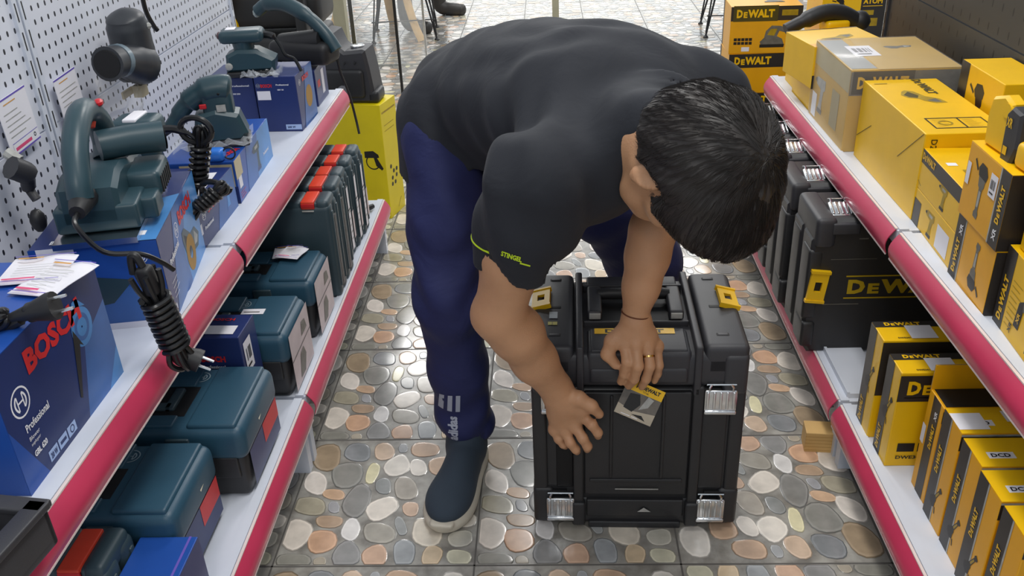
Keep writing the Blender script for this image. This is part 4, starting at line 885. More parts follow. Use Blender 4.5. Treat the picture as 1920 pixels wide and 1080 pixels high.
# cord bundle hanging in front of carton B
rt = root('cord_bundle', (-.600, 1.185, .655), (R_(4), R_(-6), 0), 'black wound power cord with plug hanging in front of the long blue carton', 'cable')
coil_bundle(rt, (0, 0, -.03), (0, .02, -1), .095, .021, 9, .0045)
q = MB(); q.rbox(-.012, .012, -.012, .012, .02, .07, .008, rubber); q.tube(bez([(0, 0, .07), (-.004, 0, .088), (-.012, 0, .086), (-.018, 0, .06)], 4), .006, rubber, 8); q.build('strain_relief', rt)
plug(rt, Matrix.Translation((.020, .01, -.115)) @ Matrix.Rotation(R_(125), 4, 'Y'))
# --- trim router (on carton C)
def router():
    rt = root('trim_router', (-.795, 1.665, .6405), 0, 'dark teal trim router with a red nameplate standing on the small blue carton', 'power tool')
    b = MB(); b.lathe([(.025, .045), (.033, .06), (.036, .1), (.040, .125), (.042, .150), (.040, .160)], tealt, 24); b.rbox(-.044, .044, -.036, .036, .120, .165, .014, tealt, seg=4)
    F = (Vector((-.044, -.0362, .12)), Vector((1, 0, 0)), Vector((0, 0, 1))); b.rect(F, .022, .012, .052, .030, bred, .001); b.rect(F, .054, .014, .07, .030, prlg, .001); b.ring(F, .011, .02, 0, .005, prlg, 14, e=.001)
    b.rbox(-.015, .012, -.03, .03, .160, .1685, .003, white); b.build('motor_housing', rt)
    q = MB(); q.lathe([(.036, .0), (.036, .012), (.030, .018), (.028, .05)], rubber, 24); q.box(-.04, .04, -.04, .04, 0, .006, clear); q.rbox(-.03, .03, -.02, .028, .03, .06, .008, rubber); q.build('base', rt)
    q = MB(); q.tube(bez([(.04, -.01, .14), (.075, -.012, .142), (.105, -.01, .128), (.115, -.005, .10), (.11, 0, .04)], 6), [.008]*10+[.0045]*15, cord_m, 8); q.build('cord', rt)
    return rt
router()
rt = root('cord_bundle', (-.690, 1.66, .695), (R_(5), R_(8), 0), 'tightly wound black cord beside the trim router on the small blue carton', 'cable')
coil_bundle(rt, (0, 0, .01), (.15, .1, 1), .085, .017, 7, .0042)
q = MB(); q.tube([( .03*math.cos(t*.35), .0, .085+.026*math.sin(t*.35)) for t in range(19)], .006, cord_m, 8); q.build('cord_end_loop', rt); q = MB(); q.tube([(.03+.028*math.cos(t*.35), .01*t*.1-.02, -.03+.016*math.sin(t*.35)) for t in range(19)], .006, cord_m, 8); q.build('cord_end_loop', rt)
rt = root('cord_bundle', (-.665, 1.60, .655), (0, R_(60), R_(30)), 'short wound cord lying across the small blue carton in front of the trim router', 'cable')
coil_bundle(rt, (0, 0, 0), (0, 0, 1), .05, .015, 6, .0045)
# --- palm grip tool on carton D
def grip_tool(name, loc, rz, label, s=1, flat=True):
    rt = root(name, loc, rz, label, 'power tool')
    b = MB(); MX = Matrix.Rotation(math.pi/2, 4, 'X')
    b.tube(bez([(-.085*s, 0, .055*s), (-.06*s, 0, .085*s), (-.03*s, 0, .113*s), (.01*s, 0, .135*s), (.05*s, 0, .140*s), (.075*s, 0, .135*s)], 5), [.017*s]*5+[.021*s]*5+[.028*s]*5+[.034*s]*9+[.03*s, .02*s], tealt, 16); b.rbox(-.0*s, .075*s, -.03*s, .03*s, .07*s, .14*s, .012, tealt); b.build('handle', rt)
    q = MB(); q.prism([(-.03*s, .03*s), (-.02*s, .085*s), (.03*s, .095*s), (.085*s, .08*s), (.1*s, .03*s), (.085*s, .012*s), (-.03*s, .012*s)], .075*s, tealt, M=Matrix.Translation((0, .037*s, 0)) @ MX, ch=.008); q.build('body', rt)
    q = MB(); q.rbox(-.05*s, .1*s, -.045*s, .045*s, 0, .018*s, .004, plast2); q.build('sanding_plate', rt)
    q = MB(); q.rbox(-.005*s, .012*s, -.034*s, -.028*s, .10*s, .112*s, .002, tred); q.ell((.045*s, -.028*s, .135*s), (.006, .006, .006), darkhole, 8); q.rect((Vector((.035*s, -.0345*s, .09*s)), Vector((1, 0, 0)), Vector((0, 0, 1))), 0, 0, .02, .016, prlg); q.build('trigger', rt)
    q = MB(); q.tube([(-.08*s, 0, .06*s), (-.1*s, 0, .045*s), (-.115*s, 0, .03*s)], [.015*s, .011*s, .006*s], rubber, 10); q.build('cord_sleeve', rt); return rt
grip_tool('palm_sander', (-.775, 1.955, .6485), R_(14), 'teal grip-handled sander partly bagged on the flat blue carton', .9)
m = MB(); N = 10; random.seed(3); vs = [(-.085+.17*i/N, -.06+.13*j/N, .004+.02*abs(math.sin(i*1.7+j))*(.4+random.random()*.6)) for j in range(N+1) for i in range(N+1)]
m.add(vs, [(j*(N+1)+i, j*(N+1)+i+1, (j+1)*(N+1)+i+1, (j+1)*(N+1)+i) for j in range(N) for i in range(N)], clear); tag(place(m.build('plastic_bag'), (-.765, 1.955, .6485), R_(14)), 'crumpled clear bag under the grip-handled sander', 'plastic bag')
m = MB(); m.rbox(-.02, .02, -.016, .016, 0, .028, .01, mat('plastic_bright_blue', '2f78d8', .35)); m.tube([(.03+.013*math.cos(t*.4), 0, .016+.013*math.sin(t*.4)) for t in range(17)], .002, rubber, 6); tag(place(m.build('guide_knob'), (-.725, 1.845, .6485)), 'small bright blue plastic fitting with black ring on the flat blue carton', 'tool fitting')
# --- heat gun on the wall in torn blister
rt = root('heat_gun', (-.865, 1.845, .86), 0, 'dark grey nozzle-fronted blower gun mounted on the white pegboard in a blister', 'power tool')
b = MB(); b.tube(bez([(.0, .025, -.045), (.0, .03, -.02), (.0, .032, .02), (.0, .03, .06), (-.0, .026, .082)], 5), [.026]+[.033]*4+[.037]*5+[.036]*5+[.033]*2+[.030]+[.024, .016, .006], mat('tool_graphite', '33363b', .4), 18); b.build('handle', rt)
b = MB(); b.tube(bez([(.01, .03, -.015), (.008, 0, -.005), (.004, -.04, .008), (.0, -.075, .012)], 5), [.036, .036, .036, .035, .034, .033, .031, .029, .028, .027, .027, .027, .027, .0275, .028, .029], mat('tool_graphite', '33363b', .4), 20)
b.tube([(.0, -.0745, .012), (-.0002, -.0775, .0121)], [.0235, .023], darkhole, 20); b.build('nozzle', rt); rt.scale = (1.18, 1.18, 1.18); rt.location = (-.868, 1.842, .872)
q = MB(); q.ell((.035, .035, .05), (.006, .006, .006), prlg, 8); q.build('badge', rt)
q = MB(); q.tube([(.004, -.036, .008), (.003, -.048, .010)], [.0283, .0278], mat('ring_slate', '6a7a84', .3), 20); q.build('nozzle_ring', rt)
m = MB(); N = 12; random.seed(5)
vs = [(.02+.035*math.sin(math.pi*j/N)*math.sin(math.pi*i/N)+random.uniform(-.004, .004), -.10+.18*i/N, -.12+.14*j/N) for j in range(N+1) for i in range(N+1)]
m.add(vs, [(j*(N+1)+i, j*(N+1)+i+1, (j+1)*(N+1)+i+1, (j+1)*(N+1)+i) for j in range(N) for i in range(N)], cleard); m.box(.018, .022, .0, .05, -.05, -.035, beige); m.box(.03, .05, .03, .06, -.055, -.03, beige)
o = tag(place(m.build('blister_pack'), (-.915, 1.84, .84)), 'torn clear blister packaging on the pegboard under the dark grey gun', 'packaging')
# --- orbital sander on E2
rt = root('orbital_sander', (-.795, 2.375, .7005), R_(8), 'dark teal flat-topped orbital sander on the two navy cartons', 'power tool')
b = MB(); b.rbox(-.062, .052, -.035, .035, .085, .118, .014, tealt, seg=4); b.lathe([(.030, .05), (.027, .07), (.031, .095)], tealt, 20, M=Matrix.Translation((-.005, 0, 0))); b.build('grip', rt)
q = MB(); q.prism([(-.055, .0), (-.05, .045), (-.02, .058), (.03, .055), (.075, .03), (.07, .0)], .07, tealt, M=Matrix.Translation((0, .035, .012)) @ Matrix.Rotation(math.pi/2, 4, 'X'), ch=.008); q.ell((-.045, -.037, .03), (.01, .004, .010), prlg, 10); q.build('housing', rt)
q = MB(); q.rbox(-.055, .065, -.04, .04, 0, .014, .004, rubber); q.build('pad', rt)
q = MB(); q.rbox(-.045, -.02, -.01, .02, .1175, .1195, .001, white); q.ell((-.060, -.01, .105), (.008, .02, .010), mat('switch_maroon', '4a3236', .4), 10); q.build('switch', rt)
q = MB(); q.tube(bez([(.05, 0, .10), (.075, -.01, .095), (.09, -.01, .07), (.10, -.01, .045), (.12, -.0, .03), (.135, -.01, .0)], 5), [.010]*6+[.0045]*20, cord_m, 8); q.build('cord', rt)
m = MB(); N = 10; random.seed(9); vs = [(-.03+.10*i/N, -.06+.06*j/N, .003+.022*abs(math.sin(i*2.1+j*1.3))*random.random()) for j in range(N+1) for i in range(N+1)]
m.add(vs, [(j*(N+1)+i, j*(N+1)+i+1, (j+1)*(N+1)+i+1, (j+1)*(N+1)+i) for j in range(N) for i in range(N)], clear); tag(place(m.build('plastic_bag'), (-.775, 2.375, .7005), 0), 'crumpled clear bag on the navy carton with the barcode strip', 'plastic bag')
# --- long curved tool (polisher) behind
rt = root('angle_polisher', (-.70, 2.62, .656), R_(-20), 'long black polisher with arched teal handle at the far end of the left shelf', 'power tool')
b = MB(); b.tube(bez([(-.15, 0, .15), (-.11, 0, .172), (-.05, 0, .172), (.02, 0, .14), (.07, 0, .095), (.10, 0, .05)], 6), [.018]*6+[.022]*12+[.018]*13, tealt, 14); b.build('handle', rt)
q = MB(); q.rbox(-.11, .09, -.045, .045, .01, .075, .022, rubber, seg=4); q.tube([(-.08, 0, .055), (.06, 0, .075)], .034, rubber, 14); q.build('motor_housing', rt)
q = MB(); q.lathe([(.05, 0), (.055, .008), (.05, .02), (.02, .035)], rubber, 24, M=Matrix.Translation((-.09, 0, -.006))); q.build('backing_pad', rt)
q = MB(); q.ell((-.155, 0, .145), (.010, .014, .014), mat('cap_pale', 'a9b5b2', .4), 10); q.build('cap', rt)
cord('hanging_cable', [(-.640, 2.60, .755), (-.618, 2.615, .72), (-.612, 2.62, .64), (-.595, 2.63, .56), (-.585, 2.63, .49), (-.578, 2.62, .445)], .0038, (0, 0, 0), 'thin black cable hanging from the upper left shelf down to the teal cases', 7)
# --- pressure washer on lemon carton
rt = root('pressure_washer', (-.675, 3.085, .4205), R_(-6), 'black pressure washer body with grey knob standing on the lemon-yellow carton', 'pressure washer')
b = MB(); MX = Matrix.Rotation(math.pi/2, 4, 'X')
b.prism([(-.085, 0), (.082, 0), (.085, .03), (.075, .12), (.066, .178), (.055, .182), (-.005, .176), (-.022, .19), (-.038, .235), (-.072, .242), (-.082, .22), (-.078, .15), (-.088, .12)], .12, plast2, M=Matrix.Translation((0, .06, 0)) @ MX, ch=.01)
b.rbox(-.088, .055, -.074, -.04, .02, .118, .014, plast, seg=4); b.rbox(.055, .098, -.06, .03, .0, .042, .012, plast, seg=4); b.build('body', rt)
q = MB(); q.lathe([(.016, 0), (.018, .004), (.018, .012), (.012, .016)], mat('knob_grey', '6b6b70', .4), 22, M=Matrix.Translation((-.018, -.073, .05)) @ MX); tag(q.build('knob', rt), 'grey knob')
q = MB(); q.lathe([(.024, 0), (.024, .006), (.018, .008)], chrome, 24, M=Matrix.Translation((.026, .0, .179))); q.build('cap', rt)
q = MB(); q.tube(bez([(-.06, 0, .225), (-.1, 0, .215), (-.15, .0, .20), (-.21, 0, .195)], 5), .014, plast, 10); q.build('hose_arm', rt)
q = MB(); q.ell((-.005, -.066, .14), (.004, .004, .004), darkhole, 8); q.ell((.03, -.064, .14), (.004, .004, .004), darkhole, 8); q.build('screw_hole', rt)
# --- price cards on the pegboard
def card(loc, w, h, label, tilt):
    m = MB(); F = (Vector((0, 0, 0)), Vector((0, 1, 0)), Vector((0, 0, 1)))
    m.box(-.0012, 0, 0, w, 0, h, white); m.rect(F, 0, h-.003, w, h, prv); m.rect(F, .0, 0, w, .003, prv); m.rect(F, w*.2, h*.88, w*.6, h*.90, mat('print_ochre', 'd8a050', .5))
    for k in range(5): m.rect(F, w*.12, h*(.72-.1*k), w*random.uniform(.5, .9), h*(.72-.1*k)+.0016, prlg)
    m.rect(F, w*.1, h*.03, w*.95, h*.20, white); m.ring(F, w*.85, h*.13, .002, .004, prk); m.rect(F, w*.15, h*.07, w*.72, h*.13, prp); m.rect(F, w*.1, h*.21, w*.98, h*.22, prv)
    return tag(place(m.build('price_card'), loc, (R_(tilt), 0, 0)), label, 'price card')
card((-.9265, 1.652, .787), .088, .096, 'white printed price card on the pegboard, right of the slotted upright', 3)
card((-.9265, 1.458, .80), .098, .098, 'white printed price card on the pegboard, left of the slotted upright', 3)
# papers on carton A
sheet((-.695, 1.10, .744), R_(-12), .072, .10, 'white printed sheet on the nearest blue carton, topmost and overhanging its edge', 7)
sheet((-.735, 1.13, .7435), R_(8), .09, .085, 'white sheet with pink print on the nearest blue carton, under the overhanging sheet', 5)
# blower end + cords on carton A
rt = root('drill_motor', (-.775, .985, .744), R_(0), 'blue-grey round motor end at the left edge on the nearest blue carton', 'power tool')
b = MB(); b.lathe([(.028, 0), (.034, .01), (.036, .04), (.039, .055), (.039, .085), (.034, .095), (.01, .098)], mat('tool_blue_grey', '3f5f7a', .35), 24); b.build('motor_housing', rt)
rt = root('cord_bundle', (-.735, .965, .752), (0, R_(78), R_(8)), 'black cord wound up with its two-pin plug, on the nearest blue carton', 'cable')
coil_bundle(rt, (0, 0, -.02), (0, 0, 1), .07, .016, 5, .0045)
plug(rt, Matrix.Translation((.004, 0, .105)))
q = MB(); q.tube(bez([(.01, 0, .0), (.016, .004, .03), (.01, 0, .06)], 4), .0075, rubber, 8); q.build('strain_relief', rt)
# hanging strap cable top
cord('cord_end', [(0, 0, .22), (.005, .003, .12), (.004, .006, .05), (.01, .016, .012), (.014, .022, .0)], .0055, (-.90, 2.04, .885), 'black cable end dangling in front of the white pegboard')
# hanging item at far left edge
rt = root('hook_accessory', (-.90, 1.42, .735), 0, 'grey and black accessory on a hook at the far left edge of the pegboard', 'accessory')
q = MB(); q.tube(bez([(0, -.02, .07), (.01, 0, .05), (.0, .012, .02), (.01, .008, .0)], 5), [.02]*6+[.012]*5+[.008]*5, plast2, 10); q.build('clip_body', rt)
q = MB(); q.tube([(.0, .01, .07), (-.02, .012, .085)], .01, prlg, 8); q.build('tab', rt)
rt = root('hook_accessory', (-.90, 1.43, .675), 0, 'small black pin-ended accessory below the grey one at the far left edge', 'accessory')
q = MB(); q.ell((0, 0, .02), (.014, .014, .022), plast, 12); q.tube([(0, .006, .0), (0, .010, -.02)], .003, chrome, 8); q.build('clip_body', rt)
# ------------------------------------------------------------------ right side tools
rt = root('cordless_tool', (.722, 1.372, .79), R_(3), 'yellow and black tool marked XR standing on the grinder cartons', 'power tool')
MXr = Matrix.Rotation(math.pi/2, 4, 'Z') @ Matrix.Rotation(math.pi/2, 4, 'X')
# profile in y,z extruded along x
b = MB(); b.prism([(.075, .0), (.082, .06), (.075, .095), (.03, .11), (.0, .10), (-.005, .06), (.0, .0)], .03, yel, M=Matrix.Translation((-.022, 0, 0)) @ MXr, ch=.006)
b.lathe([(.014, -.002), (.014, .032)], yel, 16, M=Matrix.Translation((-.022, .012, .085)) @ Matrix.Rotation(math.pi/2, 4, 'Y')); b.build('body', rt)
b = MB(); b.prism([(.0, -.005), (.005, .085), (-.01, .10), (-.045, .095), (-.05, .03), (-.035, -.01)], .045, plast2, M=Matrix.Translation((-.028, 0, 0)) @ MXr, ch=.005)
F = (Vector((-.0285, .0, 0)), Vector((0, -1, 0)), Vector((0, 0, 1))); b.txt(F, 'XR', .004, .062, .018, yel, w=.02); b.rect(F, .008, .01, .022, .026, yel); b.build('battery_mount', rt)
b = MB(); b.tube(bez([(-.005, -.03, .09), (.02, -.07, .10), (.02, -.12, .09), (.02, -.15, .06)], 5), .022, plast2, 14); b.rbox(-.03, .05, -.16, -.05, .0, .05, .012, yel); b.build('motor_grip', rt); rt.scale = (.82, .82, .82)
rt = root('hedge_attachment', (.712, 1.195, .754), R_(0), 'yellow tool head in packaging at the right edge, above the stickered carton', 'power tool')
b = MB(); b.rbox(-.03, .06, -.06, .05, 0, .085, .02, yel, seg=4); b.build('housing', rt); b = MB(); b.rbox(-.034, .0, -.03, .03, .01, .05, .008, rubber); 
for k in range(5): b.ell((-.031, .035-k*.006, .06-k*.006), (.004, .003, .003), prk, 8)
b.build('guard', rt)
# tool on T1
rt = root('rotary_tool', (.80, 2.66, .70), R_(10), 'black and yellow curved tool lying behind the farthest carton of the right shelf', 'power tool')
b = MB(); b.tube(bez([(-.13, 0, .01), (-.07, 0, .035), (-.02, 0, .05), (.03, 0, .045), (.08, 0, .02)], 5), [.018]*5+[.024]*16, rubber, 12); b.ell((.09, 0, .02), (.03, .03, .03), rubber, 12); b.build('grip', rt)
b = MB(); b.rbox(-.02, .05, -.03, .03, .0, .03, .01, yel); b.build('housing', rt)
rt2, mb, F = carton('tool_carton', 'yellow carton under the curved black tool at the right shelf end', 'box', (.80, 2.65, .55), 0, .2, .1, .145, yel); mb.build('carton_body', rt2)
# ------------------------------------------------------------------ background of the shop
def wire_chair_leg(loc, rz, label, mode=0):
    rt = root('wire_chair', loc, rz, label, 'chair', 'black wire-legged chairs at the back of the shop')
    H = .42
    for k, (sx, sy) in enumerate(((-1, -1), (1, -1), (1, 1), (-1, 1))):
        q = MB(); x, y = sx*.20, sy*.19
        q.tube([(x*.55, y*.6, H), (x, y, .012)], .006, rubber, 8); q.tube([(x*.75, y*.8, H), (x, y, .03)], .005, rubber, 8); q.lathe([(.016, 0), (.016, .006), (.008, .014)], rubber, 12, M=Matrix.Translation((x, y, 0))); q.build('leg', rt)
    q = MB(); q.tube([(-.2, -.19, .13), (.2, -.19, .13)], .004, rubber, 6); q.build('stretcher', rt)
    q = MB(); q.rbox(-.22, .22, -.22, .22, H, H+.035, .015, plast, seg=3); q.rbox(-.2, .2, .19, .22, H+.03, H+.4, .012, plast); q.build('seat', rt)
wire_chair_leg((-.93, 5.98, 0), R_(6), 'black wire-legged chair behind the bentwood leg, upper left of the aisle')
wire_chair_leg((1.17, 5.82, 0), R_(-4), 'black wire-legged chair at the right of the far aisle, behind the yellow stack')
# bentwood table with curved legs
rt = root('bentwood_table', (-1.10, 6.0, 0), R_(0), 'round table with curved beige wooden legs at the back left', 'table')
for k in range(3):
    a = R_(-35+120*k); q = MB(); q.tube(bez([(.36*math.cos(a), .36*math.sin(a), 0), (.30*math.cos(a), .30*math.sin(a), .12), (.25*math.cos(a), .25*math.sin(a), .3), (.24*math.cos(a), .24*math.sin(a), .5), (.3*math.cos(a), .3*math.sin(a), .68)], 6), .032, wood, 10, flat=.5); q.build('leg', rt)
q = MB(); q.lathe([(.38, .68), (.4, .69), (.4, .71), (.38, .72)], wood, 40); q.build('tabletop', rt)
# seated shopper's boots
def boot(rt, loc, rz, m_):
    q = MB(); q.tube(bez([(0, .0, .36), (0, .0, .22), (0, -.005, .10), (0, -.03, .055), (0, -.10, .04), (0, -.17, .035), (0, -.2, .032)], 4), [.058]*4+[.052]*6+[.05]*4+[.045]*5+[.042]*3+[.036, .03, .018], m_, 14, M=TR(loc, (0, 0, rz)), flat=.9); q.build('boot', rt)
rt = root('person', (-.80, 6.62, 0), 0, 'seated person at the back left, only brown trousers and dark boots in view', 'person')
dk = mat('boot_dark', '33312f', .5); br = mat('trouser_brown', '4a3a34', .8)
boot(rt, (.02, -.02, 0), R_(80), dk); boot(rt, (-.14, -.52, 0), R_(60), dk)
q = MB()
q.tube(bez([(-.0, -.02, .30), (-.05, .1, .48), (-.2, .38, .50)], 6), [.07]*5+[.085]*8, br, 12); q.tube(bez([(-.16, -.5, .28), (-.18, -.3, .48), (-.26, .3, .50)], 6), [.07]*5+[.085]*8, br, 12)
q.rbox(-.42, -.06, .25, .6, .42, .62, .08, br, seg=4); q.build('trousers', rt)
q = MB(); q.rbox(-.42, -.04, .34, .58, .58, 1.05, .1, mat('shirt_grey', '55575a', .8), seg=5); q.ell((-.23, .45, 1.22), (.08, .1, .12), mat('skin_back', 'b08060', .5), 16); q.build('torso', rt)
# acrylic display stand / glass pane at left rear with rail
rt = root('glass_display', (-1.00, 4.64, 0), 0, 'clear glass display case with thin metal edges behind the pressure washer', 'display case')
q = MB(); gl = mat('glass_thin', 'f0f4f6', .05, noise=0, alpha=.09, spec=.8); q.box(-.3, .3, .55, .556, .01, 1.1, gl); q.box(.296, .30, -.4, .55, .01, 1.1, gl); q.build('glass_pane', rt)
q = MB(); q.box(.292, .304, .546, .558, 0, 1.1, chrome); q.box(.292, .304, -.41, -.398, 0, 1.1, rubber); q.box(-.3, .3, .55, .556, 0, .012, prlg); q.box(.294, .302, -.4, .55, 0, .012, prlg); q.build('frame', rt)
q = MB(); q.box(-.06, 0, -.1, -.04, 0, 1.1, mat('post_beige', 'a8a48c', .5)); q.build('post', rt)
# dark and yellow machines beyond the left shelves
rt = root('tool_display', (-1.05, 3.42, 0), 0, 'black and yellow machine on a dark stand beyond the end of the left shelves', 'machine')
q = MB(); q.rbox(-.22, .22, -.15, .15, 0, .60, .02, plast, seg=3); q.build('stand', rt); q = MB(); q.rbox(-.24, -.06, -.16, .1, .60, .68, .03, yel, seg=3); q.rbox(-.16, .24, -.14, .12, .62, .76, .04, rubber, seg=3); q.rbox(-.1, .2, -.12, .12, .76, .80, .02, yel, seg=3); q.rbox(-.1, .24, -.1, .12, .80, .95, .04, rubber, seg=3); q.build('housing', rt)
q = MB(); q.tube(bez([(-.15, -.14, .62), (-.1, -.18, .72), (-.08, -.16, .8)], 5), .03, yel, 10); q.rbox(.16, .2, -.2, -.14, .3, .85, .01, rubber); q.build('handle', rt)
m = MB(); m.box(-.008, .008, -.006, .006, 0, 1.6, chrome); tag(place(m.build('metal_post'), (-.80, 3.75, 0)), 'thin metal post beyond the left shelves', 'post')
m = MB(); m.box(-.022, .022, -.022, .022, 0, 1.6, mat('post_beige', 'a8a48c', .5)); tag(place(m.build('display_leg'), (.048, 6.17, 0)), 'slim beige square post standing in the middle of the far aisle', 'post')
# goods further back on the right
rt = root('hanging_rack', (.92, 3.6, 0), 0, 'white slotted metal upright panel beyond the right shelves', 'rack')
q = MB(); q.box(-.05, .05, -.01, .01, 0, 1.2, shelfw); 
for k in range(20): q.box(-.01, .01, -.012, -.0098, .2+k*.05, .23+k*.05, prk)
q.build('upright', rt)
# ------------------------------------------------------------------ the bending person: implicit surfaces polygonised with surface nets
class Vol:
    def __init__(s, xs, ys, zs):
        s.ax = [np.asarray(a, np.float32) for a in (xs, ys, zs)]; s.F = np.full([len(a) for a in s.ax], .2, np.float32)
    def win(s, lo, hi):
        o = []
        for a, l, h in zip(s.ax, lo, hi):
            i = max(0, int(np.searchsorted(a, l))-1); j = min(len(a), int(np.searchsorted(a, h))+1); o.append(slice(i, max(j, i+1)))
        return tuple(o)
    def put(s, fn, lo, hi, k=.02, mode='u', mg=.06):
        w = s.win([l-mg for l in lo], [h+mg for h in hi])
        X, Y, Z = np.meshgrid(s.ax[0][w[0]], s.ax[1][w[1]], s.ax[2][w[2]], indexing='ij'); d = fn(X, Y, Z).astype(np.float32); a = s.F[w]
        if mode == 'u':
            if k > 0: h = np.clip(.5+.5*(a-d)/k, 0, 1); s.F[w] = a*(1-h)+d*h-k*h*(1-h)
            else: s.F[w] = np.minimum(a, d)
        elif mode == 's':
            if k > 0: d = -d; h = np.clip(.5-.5*(a-d)/k, 0, 1); s.F[w] = a*(1-h)+d*h+k*h*(1-h)
            else: s.F[w] = np.maximum(a, -d)
        elif mode == 'i': s.F[w] = np.maximum(a, d)
    def cap(s, a, b, ra, rb, k=.02, mode='u', sc_=None):
        a = np.array(a, float); b = np.array(b, float); r = max(ra, rb); ab = b-a; L = float(ab@ab)+1e-12
        def fn(X, Y, Z):
            px, py, pz = X-a[0], Y-a[1], Z-a[2]; t = np.clip((px*ab[0]+py*ab[1]+pz*ab[2])/L, 0, 1)
            return np.sqrt((px-t*ab[0])**2+(py-t*ab[1])**2+(pz-t*ab[2])**2)-(ra+(rb-ra)*t)
        s.put(fn, np.minimum(a, b)-r, np.maximum(a, b)+r, k, mode)
    def chain(s, pts, rs, k=.02):
        for i in range(len(pts)-1): s.cap(pts[i], pts[i+1], rs[i], rs[i+1], k)
    def ell(s, c, r, axes=None, k=.02, mode='u'):
        c = np.array(c, float); A = np.array(axes, float) if axes is not None else np.eye(3); R = max(r)
        def fn(X, Y, Z):
            p = (X-c[0], Y-c[1], Z-c[2]); q = [A[i][0]*p[0]+A[i][1]*p[1]+A[i][2]*p[2] for i in range(3)]
            k0 = np.sqrt(sum((q[i]/r[i])**2 for i in range(3))); k1 = np.sqrt(sum((q[i]/r[i]**2)**2 for i in range(3)))+1e-9
            return k0*(k0-1)/k1
        s.put(fn, c-R, c+R, k, mode)
    def plane(s, p, n, lo, hi):
        p = np.array(p, float); n = np.array(n, float)/np.linalg.norm(n)
        s.put(lambda X, Y, Z: (X-p[0])*n[0]+(Y-p[1])*n[1]+(Z-p[2])*n[2], lo, hi, 0, 'i', 0)
    def disp(s, fn):
        X, Y, Z = np.meshgrid(*s.ax, indexing='ij'); m_ = np.abs(s.F) < .05; v = fn(X[m_], Y[m_], Z[m_]); s.F[m_] += v
    def mesh(s, smooth=1):
        F = s.F; S = F < 0; nx, ny, nz = F.shape
        c = np.zeros((nx-1, ny-1, nz-1), np.uint8)
        for i in (0, 1):
            for j in (0, 1):
                for k in (0, 1): c += S[i:nx-1+i, j:ny-1+j, k:nz-1+k]
        I, J, K = np.nonzero((c > 0) & (c < 8)); idx = np.full(c.shape, -1, np.int64); idx[I, J, K] = np.arange(len(I))
        P = np.zeros((len(I), 3)); W = np.zeros(len(I)); ax = [a.astype(float) for a in s.ax]
        cor = [(i, j, k) for i in (0, 1) for j in (0, 1) for k in (0, 1)]
        for a in cor:
            for b in cor:
                if sum(b)-sum(a) == 1 and all(y >= x for x, y in zip(a, b)):
                    fa = F[I+a[0], J+a[1], K+a[2]].astype(float); fb = F[I+b[0], J+b[1], K+b[2]].astype(float); m_ = (fa < 0) != (fb < 0)
                    t = np.where(m_, fa/(fa-fb+1e-20), 0)
                    pa = np.stack([ax[0][I+a[0]], ax[1][J+a[1]], ax[2][K+a[2]]], 1); pb = np.stack([ax[0][I+b[0]], ax[1][J+b[1]], ax[2][K+b[2]]], 1)
                    P += np.where(m_[:, None], pa+(pb-pa)*t[:, None], 0); W += m_
        P /= W[:, None]; fs = []
        for d in range(3):
            e = [0, 0, 0]; e[d] = 1; u = (d+1) % 3; v = (d+2) % 3
            sa = [slice(0, n_) for n_ in F.shape]; sb = list(sa); sa[d] = slice(0, F.shape[d]-1); sb[d] = slice(1, F.shape[d])
            A_, B_ = S[tuple(sa)], S[tuple(sb)]; cr = A_ != B_
            i3 = np.stack(np.nonzero(cr), 1); ok = (i3[:, u] > 0) & (i3[:, v] > 0) & (i3[:, u] < F.shape[u]-1) & (i3[:, v] < F.shape[v]-1); i3 = i3[ok]
            def g(du, dv): q = i3.copy(); q[:, u] -= du; q[:, v] -= dv; return idx[q[:, 0], q[:, 1], q[:, 2]]
            Q = np.stack([g(1, 1), g(0, 1), g(0, 0), g(1, 0)], 1); fl = A_[i3[:, 0], i3[:, 1], i3[:, 2]]; Q[~fl] = Q[~fl][:, ::-1]; fs.append(Q)
        return P, np.concatenate(fs)
    def build(s, name, m_, parent=None, relax=2):
        P, Q = s.mesh()
        # light laplacian relax
        e = np.concatenate([Q[:, [0, 1]], Q[:, [1, 2]], Q[:, [2, 3]], Q[:, [3, 0]]]); n = len(P)
        for it in range(relax):
            sm = np.zeros_like(P); ct = np.zeros(n)
            np.add.at(sm, e[:, 0], P[e[:, 1]]); np.add.at(ct, e[:, 0], 1); np.add.at(sm, e[:, 1], P[e[:, 0]]); np.add.at(ct, e[:, 1], 1)
            P = P*.5+.5*sm/np.maximum(ct, 1)[:, None]
        me = bpy.data.meshes.new(name); me.vertices.add(n); me.vertices.foreach_set('co', P.astype(np.float32).ravel())
        me.loops.add(len(Q)*4); me.loops.foreach_set('vertex_index', Q.astype(np.int32).ravel()); me.polygons.add(len(Q)); me.polygons.foreach_set('loop_start', np.arange(0, len(Q)*4, 4, dtype=np.int32))
        me.update(calc_edges=True); me.validate(); me.polygons.foreach_set('use_smooth', [True]*len(me.polygons)); me.materials.append(m_)
        o = bpy.data.objects.new(name, me); COL.objects.link(o); o.parent = parent; return o
def axis(lo, hi, st, fine=None, fst=.0025):
    o = [lo]
    while o[-1] < hi:
        x = o[-1]; o.append(x+(fst if fine and any(a <= x <= b for a, b in fine) else st))
    return o
def skin_mat():
    M = mat('skin', 'c4946f', .48, noise=.07, nscale=18, bump=.25, bscale=350); b = M.node_tree.nodes['Principled BSDF']
    b.inputs['Subsurface Weight'].default_value = .12; b.inputs['Subsurface Radius'].default_value = (.012, .005, .003); b.inputs['Subsurface Scale'].default_value = .5
    return M
skin = skin_mat()
